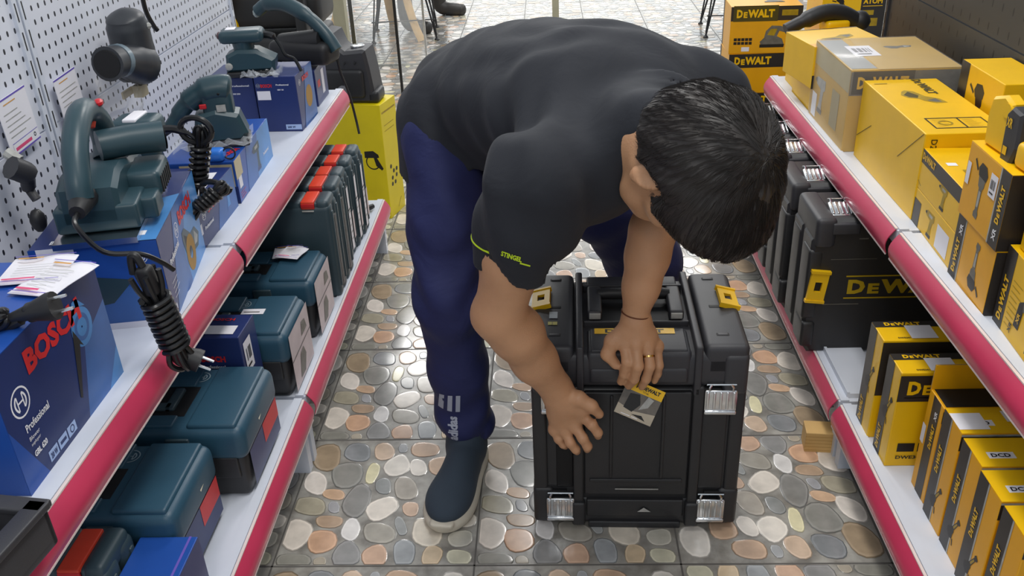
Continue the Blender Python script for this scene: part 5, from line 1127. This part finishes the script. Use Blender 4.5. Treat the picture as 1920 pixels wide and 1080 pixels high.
def cloth(name, col, rough, weave=900, wr=.35, ws=9, spec=.3):
    M = mat(name, col, rough, noise=.06, nscale=10, spec=spec, sheen=.04); nt = M.node_tree; b = nt.nodes['Principled BSDF']; tc = nt.nodes.new('ShaderNodeTexCoord')
    n1 = nt.nodes.new('ShaderNodeTexNoise'); n1.inputs['Scale'].default_value = ws; n1.inputs['Detail'].default_value = 3; n1.inputs['Distortion'].default_value = 1.5; nt.links.new(tc.outputs['Object'], n1.inputs['Vector'])
    n2 = nt.nodes.new('ShaderNodeTexNoise'); n2.inputs['Scale'].default_value = weave; nt.links.new(tc.outputs['Object'], n2.inputs['Vector'])
    b1 = nt.nodes.new('ShaderNodeBump'); b1.inputs['Strength'].default_value = wr; b1.inputs['Distance'].default_value = .02; nt.links.new(n1.outputs['Fac'], b1.inputs['Height'])
    b2 = nt.nodes.new('ShaderNodeBump'); b2.inputs['Strength'].default_value = .25; b2.inputs['Distance'].default_value = .001; nt.links.new(n2.outputs['Fac'], b2.inputs['Height']); nt.links.new(b1.outputs[0], b2.inputs['Normal']); nt.links.new(b2.outputs[0], b.inputs['Normal'])
    return M
shirt_m = cloth('shirt_black', '27292f', .8, wr=.15)
pants_m = cloth('trousers_navy', '272c58', .7, wr=.2, ws=12)
shoe_m = cloth('shoe_knit_navy', '37424e', .8, weave=700, wr=.05)
sole_m = mat('sole_cream', 'c9c2b2', .6, noise=.1)
lime = mat('lime_print', 'c6e020', .5)

V = np.array
U_ = V([.62, -.78, .06]); Rr = V([-.78, -.62, -.01]); Fh = V([.06, -.073, -.996])
U_ /= np.linalg.norm(U_); Fh = Fh-(Fh@U_)*U_; Fh /= np.linalg.norm(Fh); Rr = np.cross(Fh, U_)
HC = V([.208, 1.226, .840])                                   # head centre
def hd(r_, f_, u_): return HC+Rr*r_+Fh*f_+U_*u_
HA = [Rr, Fh, U_]
C7 = V([.150, 1.455, .860])
# joints
PEL = V([-.115, 1.80, .775]); SR = V([-.028, 1.275, .800]); SL = V([.275, 1.585, .835])
ER = V([-.092, 1.305, .560]); WR = V([.000, 1.377, .362])
EL = V([.170, 1.410, .66]); WL = V([.143, 1.398, .500])
HR = V([-.205, 1.715, .745]); KR = V([-.213, 1.61, .42]); AR = V([-.203, 1.615, .08])
HL = V([.02, 1.86, .70]); KL = V([.203, 1.935, .34]); AL = V([.24, 2.02, .08])
person = root('person', (0, 0, 0), 0, 'person in black shirt and navy trousers bending over the black case, holding a tag', 'person')
def finger(v, pts, rs, k=.004): v.chain(pts, rs, k)
def body():
    fx = [(-.03, .205)]; fy = [(1.33, 1.43)]; fz = [(.215, .52)]
    v = Vol(axis(-.36, .40, .006, fx, .0024), axis(1.08, 2.2, .006, fy, .0024), axis(.03, 1.0, .006, fz, .0024))
    # head
    v.ell(hd(0, -.012, .018), (.074, .094, .085), HA); v.ell(hd(0, .035, -.035), (.058, .066, .075), HA, .03)
    v.ell(hd(0, .062, -.085), (.034, .034, .03), HA, .03)                # chin
    v.chain([hd(.055, .0, -.055), hd(.045, .04, -.085), hd(.015, .078, -.098)], [.016, .015, .014], .025); v.chain([hd(-.055, .0, -.055), hd(-.045, .04, -.085), hd(-.015, .078, -.098)], [.016, .015, .014], .025)
    v.chain([hd(0, .092, .01), hd(0, .108, -.02), hd(0, .112, -.032)], [.008, .010, .012], .012)      # nose
    for s_ in (-1, 1):
        v.cap(hd(s_*.012, .100, -.036), hd(s_*.014, .098, -.034), .008, .007, .008)
        v.cap(hd(s_*.014, .093, .017), hd(s_*.045, .080, .017), .009, .008, .012)                       # brow
        v.ell(hd(s_*.032, .083, .002), (.016, .012, .010), HA, .006, 's'); v.ell(hd(s_*.032, .074, .002), (.0125, .0125, .0125), HA, .003)
        v.cap(hd(s_*.045, .070, -.03), hd(s_*.05, .055, -.03), .014, .014, .02)
        # ear
        c = hd(s_*.085, -.005, -.012); Ea = [Rr*s_+Fh*-.45, Fh+Rr*s_*.45, U_]; Ea = [x/np.linalg.norm(x) for x in Ea]
        v.ell(c, (.009, .019, .033), Ea, .006); v.ell(c+Ea[0]*.009+Fh*.002, (.006, .011, .021), Ea, .004, 's'); v.cap(c+Fh*.006+U_*.004, c+Fh*.009-U_*.006, .0045, .004, .004)
        v.cap(c-U_*.024, c-U_*.028+Fh*.004, .009, .008, .006)
    v.cap(hd(-.018, .096, -.058), hd(.018, .096, -.058), .006, .006, .006); v.cap(hd(-.016, .094, -.068), hd(.016, .094, -.068), .007, .007, .005)
    v.cap(hd(-.024, .103, -.0625), hd(.024, .103, -.0625), .0018, .0018, .002, 's')
    # neck, trunk
    v.chain([hd(0, -.03, -.06), (hd(0, -.03, -.11)+C7*0), C7+V([-.01, .0, -.03])], [.056, .055, .062], .03)
    v.chain([C7+V([-.01, .02, -.05]), (C7+PEL)/2+V([0, 0, -.03]), PEL+V([.02, -.02, -.0])], [.075, .070, .055], .05)
    v.chain([C7+V([0, 0, -.04]), SR], [.06, .052], .04); v.chain([C7+V([0, 0, -.04]), SL], [.06, .052], .04)
    # arms
    v.chain([SR, (SR+ER)/2+V([-.002, -.004, 0]), ER], [.052, .049, .0410], .03)
    v.chain([ER, ER+(WR-ER)*.25+V([.004, -.002, .004]), ER+(WR-ER)*.6, WR], [.0420, .0445, .0380, .0290], .02)
    v.cap(ER+V([-.006, .006, -.004]), ER+V([-.002, .004, -.012]), .034, .03, .02)
    v.chain([SL, (SL+EL)/2, EL], [.050, .044, .037], .03)
    v.chain([EL, EL+(WL-EL)*.3, EL+(WL-EL)*.65, WL], [.037, .036, .030, .0235], .02)
    # legs inside the trousers
    v.chain([HR, KR, AR], [.052, .046, .033], .03); v.chain([HL, KL, AL], [.055, .048, .033], .03); v.cap(HR, HL, .05, .05, .03)
    # his right hand (lower)
    Wc = WR
    kn = [V((.046, 1.376, .301)), V((.034, 1.374, .279)), V((.016, 1.378, .265)), V((-.003, 1.386, .262))]
    v.chain([Wc, Wc+V([.012, .0, -.03])], [.0265, .027], .015)
    for q, r_ in zip(kn, (.0125, .0125, .012, .011)): v.cap(Wc+(q-Wc)*.22, q, .019, r_, .014)
    v.cap(kn[0], kn[3], .0105, .0105, .008); v.cap((Wc+kn[1])/2, (Wc+kn[2])/2, .016, .015, .012)
    v.cap(Wc+(kn[0]-Wc)*.6, Wc+(kn[3]-Wc)*.6, .014, .014, .01)
    for q in kn: v.cap(q+V([0, -.003, 0]), q+V([0, -.003, 0]), .0118, .0118, .006)
    finger(v, [kn[0], V((.065, 1.355, .294)), V((.076, 1.356, .275)), V((.077, 1.367, .259))], [.0105, .0098, .0088, .0074])
    finger(v, [kn[1], V((.048, 1.356, .263)), V((.057, 1.358, .242)), V((.057, 1.370, .226))], [.0105, .0098, .0088, .0074])
    finger(v, [kn[2], V((.025, 1.362, .248)), V((.035, 1.364, .231)), V((.038, 1.374, .217))], [.0100, .0094, .0084, .0070])
    finger(v, [kn[3], V((.003, 1.375, .247)), V((.012, 1.376, .233)), V((.016, 1.384, .222))], [.0092, .0084, .0074, .0062])
    finger(v, [Wc+V([.010, -.003, -.018]), V((.041, 1.362, .348)), V((.064, 1.357, .335)), V((.079, 1.364, .311))], [.017, .0135, .0108, .0085], .008)
    v.cap(Wc+V([.015, 0, -.02]), V((.048, 1.366, .318)), .015, .011, .014)
    # his left hand (upper, fingertips pinch the tag)
    Wc = WL; kn = [V((.124, 1.388, .450)), V((.144, 1.380, .452)), V((.165, 1.386, .445)), V((.183, 1.399, .434))]
    for q, r_ in zip(kn, (.0125, .0125, .012, .011)): v.cap(Wc+(q-Wc)*.25, q, .018, r_, .014)
    v.cap(kn[0], kn[3], .0105, .0105, .008); v.cap(Wc+(kn[0]-Wc)*.6, Wc+(kn[3]-Wc)*.6, .014, .014, .01)
    for q in kn: v.cap(q+V([0, -.003, .001]), q+V([0, -.003, .001]), .0118, .0118, .006)
    finger(v, [kn[0], V((.128, 1.365, .424)), V((.124, 1.374, .392)), V((.119, 1.385, .368))], [.0105, .0100, .0088, .0076])
    finger(v, [kn[1], V((.146, 1.356, .420)), V((.141, 1.366, .386)), V((.133, 1.380, .362))], [.0105, .0100, .0088, .0076])
    finger(v, [kn[2], V((.168, 1.363, .415)), V((.163, 1.369, .384)), V((.157, 1.380, .360))], [.0100, .0095, .0084, .0072])
    finger(v, [kn[3], V((.186, 1.381, .404)), V((.185, 1.386, .383)), V((.181, 1.392, .364))], [.0092, .0085, .0074, .0064])
    finger(v, [Wc+V([-.012, -.003, -.022]), V((.103, 1.390, .452)), V((.094, 1.386, .427)), V((.109, 1.384, .406))], [.016, .0135, .0112, .0092], .008)
    return v.build('body', skin, person, 1)
bd = body()
# nails
q = MB()
def shirt():
    st = .0055; v = Vol(axis(-.36, .42, st), axis(1.10, 2.10, st), axis(.50, 1.02, st))
    D = (C7-PEL); D /= np.linalg.norm(D); W_ = np.cross(D, [0, 0, 1]); W_ /= np.linalg.norm(W_); N_ = np.cross(W_, D)
    A = [D, W_, N_]
    def tp(d, w_, n_): return PEL+D*d+W_*w_+N_*n_
    v.ell(tp(.0, -.012, .0), (.155, .160, .132), A, .05); v.ell(tp(.13, 0, .018), (.19, .175, .135), A, .06); v.ell(tp(.28, 0, .010), (.18, .190, .130), A, .06)
    v.ell(tp(.36, 0, -.0), (.13, .19, .110), A, .05)
    v.ell(tp(-.11, -.01, .0), (.11, .138, .120), A, .05); v.ell(tp(-.06, .105, -.055), (.10, .062, .09), A, .04); v.chain([HR+V([.004, .03, .02]), HR+V([.002, .0, -.12])], [.100, .098], .03); v.chain([(-.203, 1.745, .74), (-.203, 1.715, .62)], [.101, .099], .02)
    v.ell((.060, 1.365, .800), (.09, .085, .080), A, .05); v.ell((.095, 1.37, .81), (.075, .07, .08), A, .05)
    v.chain([C7+V([-.01, .03, -.05]), SR+V([.01, .02, -.0])], [.085, .070], .05); v.chain([C7+V([.0, .02, -.05]), SL+V([-.01, 0, -.01])], [.085, .072], .05)
    # belly cloth that hangs
    v.chain([tp(.05, .0, -.07), tp(.30, .0, -.06)], [.10, .085], .05)
    v.chain([SR+V([.05, .05, -.04]), SR+V([.06, .08, -.075])], [.055, .030], .04)
    # collar
    c0 = C7+V([.0, -.005, .0]); tor = C7+V([.02, -.045, -.015]); Nn = hd(0, 0, 0)-C7; Nn /= np.linalg.norm(Nn)
    def ring_(X, Y, Z):
        p = (X-tor[0], Y-tor[1], Z-tor[2]); h = p[0]*Nn[0]+p[1]*Nn[1]+p[2]*Nn[2]; r = np.sqrt(np.maximum(p[0]**2+p[1]**2+p[2]**2-h*h, 0))
        return np.sqrt(np.maximum(np.abs(h)-.016, 0)**2+(r-.074+.25*h)**2)-.006
    v.put(ring_, tor-.1, tor+.1, .012); v.chain([C7+V([-.03, -.02, -.02]), hd(.0, -.035, -.10)], [.066, .066], .03)
    # sleeves: right hangs down the upper arm
    a = SR; b = SR+(ER-SR)*.60; v.chain([a+V([.0, 0, .005]), (a+b)/2+V([.006, .0, 0]), b+V([.004, .002, .0])], [.076, .069, .0645], .035)
    b2 = SL+(EL-SL)*.60; v.chain([SL, b2], [.076, .062], .035)
    # carve the openings
    ad = (ER-SR)/np.linalg.norm(ER-SR); p0 = SR+(ER-SR)*.60+V([.008, 0, 0]); 
    v.put(lambda X, Y, Z: -np.maximum(-( (X-p0[0])*ad[0]+(Y-p0[1])*ad[1]+(Z-p0[2])*ad[2]+.10*(X-p0[0])), np.sqrt((X-p0[0])**2+(Y-p0[1])**2+(Z-p0[2])**2)-.13), p0-.13, p0+.13, 0, 'i', 0)
    v.cap(p0-ad*.035, p0+ad*.1, .0585, .0605, .004, 's')
    ad2 = (EL-SL)/np.linalg.norm(EL-SL); p1 = SL+(EL-SL)*.62
    v.put(lambda X, Y, Z: -np.maximum(-((X-p1[0])*ad2[0]+(Y-p1[1])*ad2[1]+(Z-p1[2])*ad2[2]), np.sqrt((X-p1[0])**2+(Y-p1[1])**2+(Z-p1[2])**2)-.11), p1-.11, p1+.11, 0, 'i', 0)
    v.cap(p1-ad2*.03, p1+ad2*.1, .056, .058, .004, 's')
    # neck opening
    # hem plane at the hips
    v.plane(tp(-.175, 0, 0), -D+N_*-.8, (-.5, 1.0, .4), (.5, 2.3, 1.1))
    hp = V([-.22, 1.68, .672]); hn = V([.22, .12, -1.]); hn /= np.linalg.norm(hn)
    v.put(lambda X, Y, Z: (X-hp[0])*hn[0]+(Y-hp[1])*hn[1]+(Z-hp[2])*hn[2], (-.45, 1.42, .45), (-.125, 2.2, .80), 0, 'i', 0)
    # folds
    def fold(X, Y, Z):
        d = (X-PEL[0])*D[0]+(Y-PEL[1])*D[1]+(Z-PEL[2])*D[2]; w_ = (X-PEL[0])*W_[0]+(Y-PEL[1])*W_[1]; n_ = (X-PEL[0])*N_[0]+(Y-PEL[1])*N_[1]+(Z-PEL[2])*N_[2]
        f1 = .0032*np.sin(d*75+3.5*np.sin(w_*14)+2*np.sin(n_*9))*np.clip(1.1-n_*9, .0, 1)
        f2 = .0035*np.sin(w_*60+d*28+2*np.sin(d*17))*np.exp(-((d-.34)/.07)**2)
        f3 = .002*np.sin(X*55+Z*30+3*np.sin(Y*20))
        return f1+f2+f3
    v.disp(fold)
    # sharp drape folds running from neck towards armpit
    return v.build('polo_shirt', shirt_m, person, 1)
sh = shirt()
def trousers():
    st = .006; v = Vol(axis(-.38, .34, st), axis(1.45, 2.28, st), axis(.03, .95, st))
    v.ell(PEL+V([.01, .02, -.05]), (.11, .11, .10), None, .03); v.ell((HR+HL)/2+V([0, .0, -.0]), (.11, .10, .09), None, .03)
    v.chain([HR+V([-.012, 0, -.01]), HR+(KR-HR)*.5+V([.0, .0, 0]), KR, KR+(AR-KR)*.5+V([.002, .012, .0]), AR+V([0, .01, .045])], [.080, .077, .069, .060, .056], .03)
    v.chain([HL+V([.0, 0, -.01]), HL+(KL-HL)*.5+V([.02, 0, .0]), KL+V([.012, 0, 0]), KL+(AL-KL)*.5, AL+V([0, 0, .05])], [.108, .100, .084, .068, .06], .04)
    v.cap(AR+V([0, .015, .045]), AR+V([.004, .012, .025]), .062, .060, .01)
    v.ell(AR+V([-.010, .02, .04]), (.058, .05, .03), None, .02)
    def fold(X, Y, Z):
        return .0032*np.sin(Z*70+3*np.sin(X*22)+2*np.sin(Y*18))*(np.clip(1-np.abs(Z-.48)/.16, 0, 1)+np.clip(1-np.abs(Z-.13)/.09, 0, 1)+.25)+.002*np.sin(X*60+Y*30+Z*20)
    v.disp(fold)
    v.plane((0, 0, .052), (0, 0, -1), (-.5, 1.3, 0), (.5, 2.4, 1.1)); v.cap(AR+V([0, .01, -.05]), AR+V([0, .01, .012]), .052, .050, .004, 's'); v.cap(AL+V([0, 0, -.05]), AL+V([0, 0, .012]), .05, .048, .004, 's')
    return v.build('trousers', pants_m, person, 1)
tr = trousers()
def shoe(ank, ang, nm='shoe'):
    c, s_ = math.cos(ang), math.sin(ang)
    def L(x, y, z): return V([ank[0]+x*c-y*s_, ank[1]+x*s_+y*c, z])          # local -y is the toe
    st = .0035; a = L(0, -.09, 0)
    v = Vol(axis(a[0]-.17, a[0]+.17, st), axis(a[1]-.2, a[1]+.2, st), axis(-.002, .16, st)); A = [V([c, s_, 0]), V([-s_, c, 0]), V([0, 0, 1])]
    v.ell(L(-.004, -.150, .034), (.050, .075, .034), A, .03); v.ell(L(.004, -.06, .045), (.040, .09, .048), A, .03); v.ell(L(0, .012, .05), (.038, .05, .06), A, .03)
    v.cap(L(0, 0, .06), L(0, .0, .11), .042, .040, .02); v.plane((0, 0, .022), (0, 0, -1), (-9, -9, -9), (9, 9, 9)); v.plane((0, 0, .115), (0, 0, 1), (-9, -9, -9), (9, 9, 9))
    v.cap(L(0, 0, .09), L(0, 0, .16), .032, .034, .004, 's')
    u = v.build(nm, shoe_m, person, 1)
    v = Vol(axis(a[0]-.17, a[0]+.17, st), axis(a[1]-.2, a[1]+.2, st), axis(-.004, .06, .003))
    v.ell(L(-.004, -.150, .014), (.0555, .082, .030), A, .02); v.ell(L(.003, -.07, .014), (.044, .085, .026), A, .03); v.ell(L(0, .01, .016), (.045, .058, .03), A, .03)
    v.cap(L(-.02, -.226, .026), L(.012, -.226, .026), .009, .009, .008)
    v.plane((0, 0, .0015), (0, 0, -1), (-9, -9, -9), (9, 9, 9)); v.plane((0, 0, .030), (0, 0, 1), (-9, -9, -9), (9, 9, 9))
    so = v.build('sole', sole_m, u, 1); tag(so, 'cream rubber sole')
shoe(AR+V([.002, -.005, 0]), R_(-8)); shoe(AL, R_(20))
# hair
def hair():
    st = .0032; v = Vol(axis(HC[0]-.17, HC[0]+.17, st), axis(HC[1]-.17, HC[1]+.17, st), axis(HC[2]-.17, HC[2]+.15, st))
    v.ell(hd(0, -.010, .024), (.099, .113, .102), HA, .02); v.ell(hd(0, .055, .055), (.074, .062, .050), HA, .04); v.ell(hd(-.02, .09, .055), (.05, .03, .03), HA, .03)
    v.ell(hd(0, -.06, -.02), (.072, .05, .06), HA, .03)
    # cut away face, ears and nape
    v.ell(hd(0, .092, -.050), (.088, .085, .080), HA, .010, 's'); v.ell(hd(.09, .012, -.028), (.032, .036, .050), HA, .008, 's'); v.ell(hd(-.09, .012, -.028), (.032, .036, .050), HA, .008, 's')
    v.ell(hd(0, .0, -.105), (.12, .12, .055), HA, .012, 's')
    def loc(X, Y, Z): return [(X-HC[0])*a[0]+(Y-HC[1])*a[1]+(Z-HC[2])*a[2] for a in HA]
    def fn(X, Y, Z):
        r_, f_, u_ = loc(X, Y, Z); th = np.arctan2(r_, f_+.03); return .0008*np.sin(th*46+6*np.sin(u_*40)+8*np.sqrt(r_*r_+f_*f_)*30)+.0012*np.sin(th*13+u_*50+np.sin(r_*40)*2)
    v.disp(fn)
    o = v.build('hair', None or mat('hair_black', '312c29', .5, noise=.25, nscale=30, spec=.5), person, 1)
    # strand clumps lying over the surface
    from mathutils.bvhtree import BVHTree
    me = o.data; bv = BVHTree.FromPolygons([v_.co[:] for v_ in me.vertices], [p.vertices[:] for p in me.polygons]); q = MB(); random.seed(11)
    whorl = hd(.0, -.035, .10)
    for k in range(5200):
        # start direction from head centre
        a = random.uniform(0, 2*math.pi); el = random.uniform(-.25, 1.0)
        d = Rr*math.cos(a)*math.cos(el*1.4)+Fh*math.sin(a)*math.cos(el*1.4)+U_*math.sin(el*1.4)
        h = bv.ray_cast(Vector(hd(0, 0, .015)+d*.3), Vector(-d))
        if h[0] is None or (V(h[0])-HC)@U_ < -.045: continue
        p = V(h[0]); pts = []; rs = []; n_ = V(h[1]); lift = random.uniform(-.0003, .0012)
        for s_ in range(7):
            pts.append(tuple(p+n_*(lift+.0012*s_/3))); rs.append(.00052*(1-s_/7.5))
            t = p-whorl; t = t-(t@n_)*n_; t = t/(np.linalg.norm(t)+1e-6)+np.cross(n_, t)*.005+Fh*.35+Rr*-.25*random.random(); t = t-(t@n_)*n_; t /= np.linalg.norm(t)+1e-6
            p2 = p+t*.006; hh = bv.find_nearest(Vector(p2))
            if hh[0] is None: break
            p = V(hh[0]); n_ = V(hh[1])
        if len(pts) > 4: q.tube(pts, rs, MATS['hair_black'], 3)
    q.build('hair_strands', o)
    return o
hair()
# eyes, brows, ring, bracelet
def small():
    for s_ in (-1, 1):
        q = MB(); q.ell(tuple(hd(s_*.032, .080, .002)), (.011, .011, .011), mat('eye_white', 'e8e2da', .25), 14); q.ell(tuple(hd(s_*.032, .087, .001)), (.0055, .0055, .0055), prk, 12); q.build('eye', person)
        q = MB(); q.tube([tuple(hd(s_*.014, .101, .020)), tuple(hd(s_*.03, .098, .025)), tuple(hd(s_*.05, .082, .020))], [.0025, .0035, .002], MATS['hair_black'], 6); q.build('eyebrow', person)
    gold = mat('gold_band', 'c9a560', .25, 1)
    a, b = V((.165, 1.386, .445)), V((.168, 1.363, .415)); c = a+(b-a)*.55; n_ = Vector(b-a).normalized(); rot = n_.to_track_quat('Z', 'Y').to_matrix().to_4x4()
    q = MB(); q.lathe([(.0103, -.0015), (.0112, -.0015), (.0112, .0015), (.0103, .0015)], gold, 24, M=Matrix.Translation(c) @ rot); tag(place(q.build('finger_ring'), (0, 0, 0)), 'thin gold band on the ring finger of the upper hand', 'ring')
    n_ = Vector(WL-EL).normalized(); rot = n_.to_track_quat('Z', 'Y').to_matrix().to_4x4(); q = MB(); c = WL+(EL-WL)*.03
    q.lathe([(.0250, -.001), (.0262, -.001), (.0262, .001), (.0250, .001)], mat('thread_brown', '6a3a22', .7), 28, M=Matrix.Translation(c) @ rot); tag(q.build('bracelet'), 'thin dark string bracelet on the wrist of the upper hand', 'bracelet')
small()
# lettering pressed onto cloth
from mathutils.bvhtree import BVHTree
def on_cloth(ob, o, U, Vv, items, name, m_):
    me = ob.data; bv = BVHTree.FromPolygons([v_.co[:] for v_ in me.vertices], [p.vertices[:] for p in me.polygons]); q = MB(); F = (Vector(o), Vector(U).normalized(), Vector(Vv).normalized()); N = F[1].cross(F[2])
    for it in items:
        if it[0] == 't': q.txt(F, it[1], it[2], it[3], it[4], m_, w=it[5], bold=.04, e=.06)
        else:
            _, u0, v0, u1, v1 = it; n = 8
            for k in range(n): q.add([q.pp(F, u0, v0+(v1-v0)*(k+j)/n, .06) if i == 0 else q.pp(F, u1, v0+(v1-v0)*(k+j)/n, .06) for j in (0, 1) for i in ((0, 1) if j == 0 else (1, 0))], [(0, 1, 2, 3)], m_)
    nv = []
    for p in q.v:
        h = bv.ray_cast(Vector(p), -N); nv.append(tuple(h[0]+h[1]*.0012) if h[0] else tuple(Vector(p)-N*.06))
    q.v = nv; return q.build(name, ob)
# vertical sport word and three bars on the trouser leg, reading upwards
on_cloth(tr, (-.217, 1.50, .100), (0.06, 0, 1), (-1, -.25, 0), [('t', 'adidas', .0, -.020, .020, .058), ('r', .072, -.025, .118, -.016), ('r', .072, -.009, .118, .000), ('r', .072, .007, .118, .016)], 'leg_print', mat('print_reflective', 'aab0c0', .5))
on_cloth(sh, (-.078, 1.235, .706), (1, -.1, -.34), (.25, .35, 1), [('t', 'STINGEL', .0, 0, .008, .032), ('r', .030, -.003, .046, -.0005)], 'sleeve_print', lime)
PIPE = [(-0.132, 1.311, 0.715), (-0.127, 1.286, 0.709), (-0.119, 1.262, 0.705), (-0.107, 1.238, 0.703)]
me_ = sh.data; bv_ = BVHTree.FromPolygons([v_.co[:] for v_ in me_.vertices], [p.vertices[:] for p in me_.polygons]); q = MB()
pl_ = [Vector(p) for p in PIPE]; pl_ = [bv_.find_nearest(p)[0] for p in bez(pl_, 5)]; q.tube(pl_, .0017, lime, 6); tag(q.build('sleeve_piping', sh), 'lime green sleeve edge')
# hang tag in the fingertips
def hang_tag():
    c = [Vector(p) for p in ((.106, 1.371, .312), (.172, 1.362, .283), (.206, 1.384, .334), (.145, 1.393, .367))]
    rt = root('hang_tag', tuple((c[0]+c[1]+c[2]+c[3])/4), 0, 'glossy product tag with yellow header pinched in the upper hand\'s fingertips', 'tag'); o = Vector(rt.location)
    U = (c[1]-c[0]).normalized(); Vv = (c[3]-c[0]); Vv = (Vv-U*Vv.dot(U)).normalized(); w_, h_ = .073, .070; F = (c[0]-o, U, Vv); N = U.cross(Vv)
    m = MB(); vs = [F[0]+U*a+Vv*b+N*e for e in (-.0008, 0) for a, b in ((0, 0), (w_, 0), (w_, h_), (0, h_))]
    m.add(vs, [(3, 2, 1, 0), (4, 5, 6, 7), (0, 1, 5, 4), (1, 2, 6, 5), (2, 3, 7, 6), (3, 0, 4, 7)], mat('tag_photo_grey', '6e675e', .2, noise=.4, nscale=28))
    m.rect(F, 0, h_-.020, w_, h_, pry); m.txt(F, 'DEWALT', .030, h_-.012, .0075, prk, w=.036, bold=.05); m.txt(F, 'TSTAK', .034, h_-.0175, .0035, prk, w=.012, bold=0)
    m.poly(F, [(.0, .0), (w_, .0), (w_, .022), (.03, .014), (.0, .02)], mat('tag_sand', 'b9ad98', .2, noise=.2)); m.poly(F, [(.012, .015), (.03, .012), (.04, .03), (.032, .048), (.014, .044)], prk); m.poly(F, [(.04, .02), (.055, .03), (.06, .047), (.048, .05)], prlg); m.rect(F, .012, .003, .03, .0042, prw); m.rect(F, .033, .003, .045, .0042, prw)
    m.poly(F, [(.03, .008), (.06, .004), (.05, .012)], prk)
    m.build('card', rt)
    m = MB(); p = F[0]+U*.02+Vv*h_; m.tube(bez([p-Vv*.012+N*.002, p+N*.006, p+Vv*.02+N*.004, p+Vv*.02+U*.005+N*.002], 4), .0011, rubber, 6); m.build('loop', rt)
hang_tag()
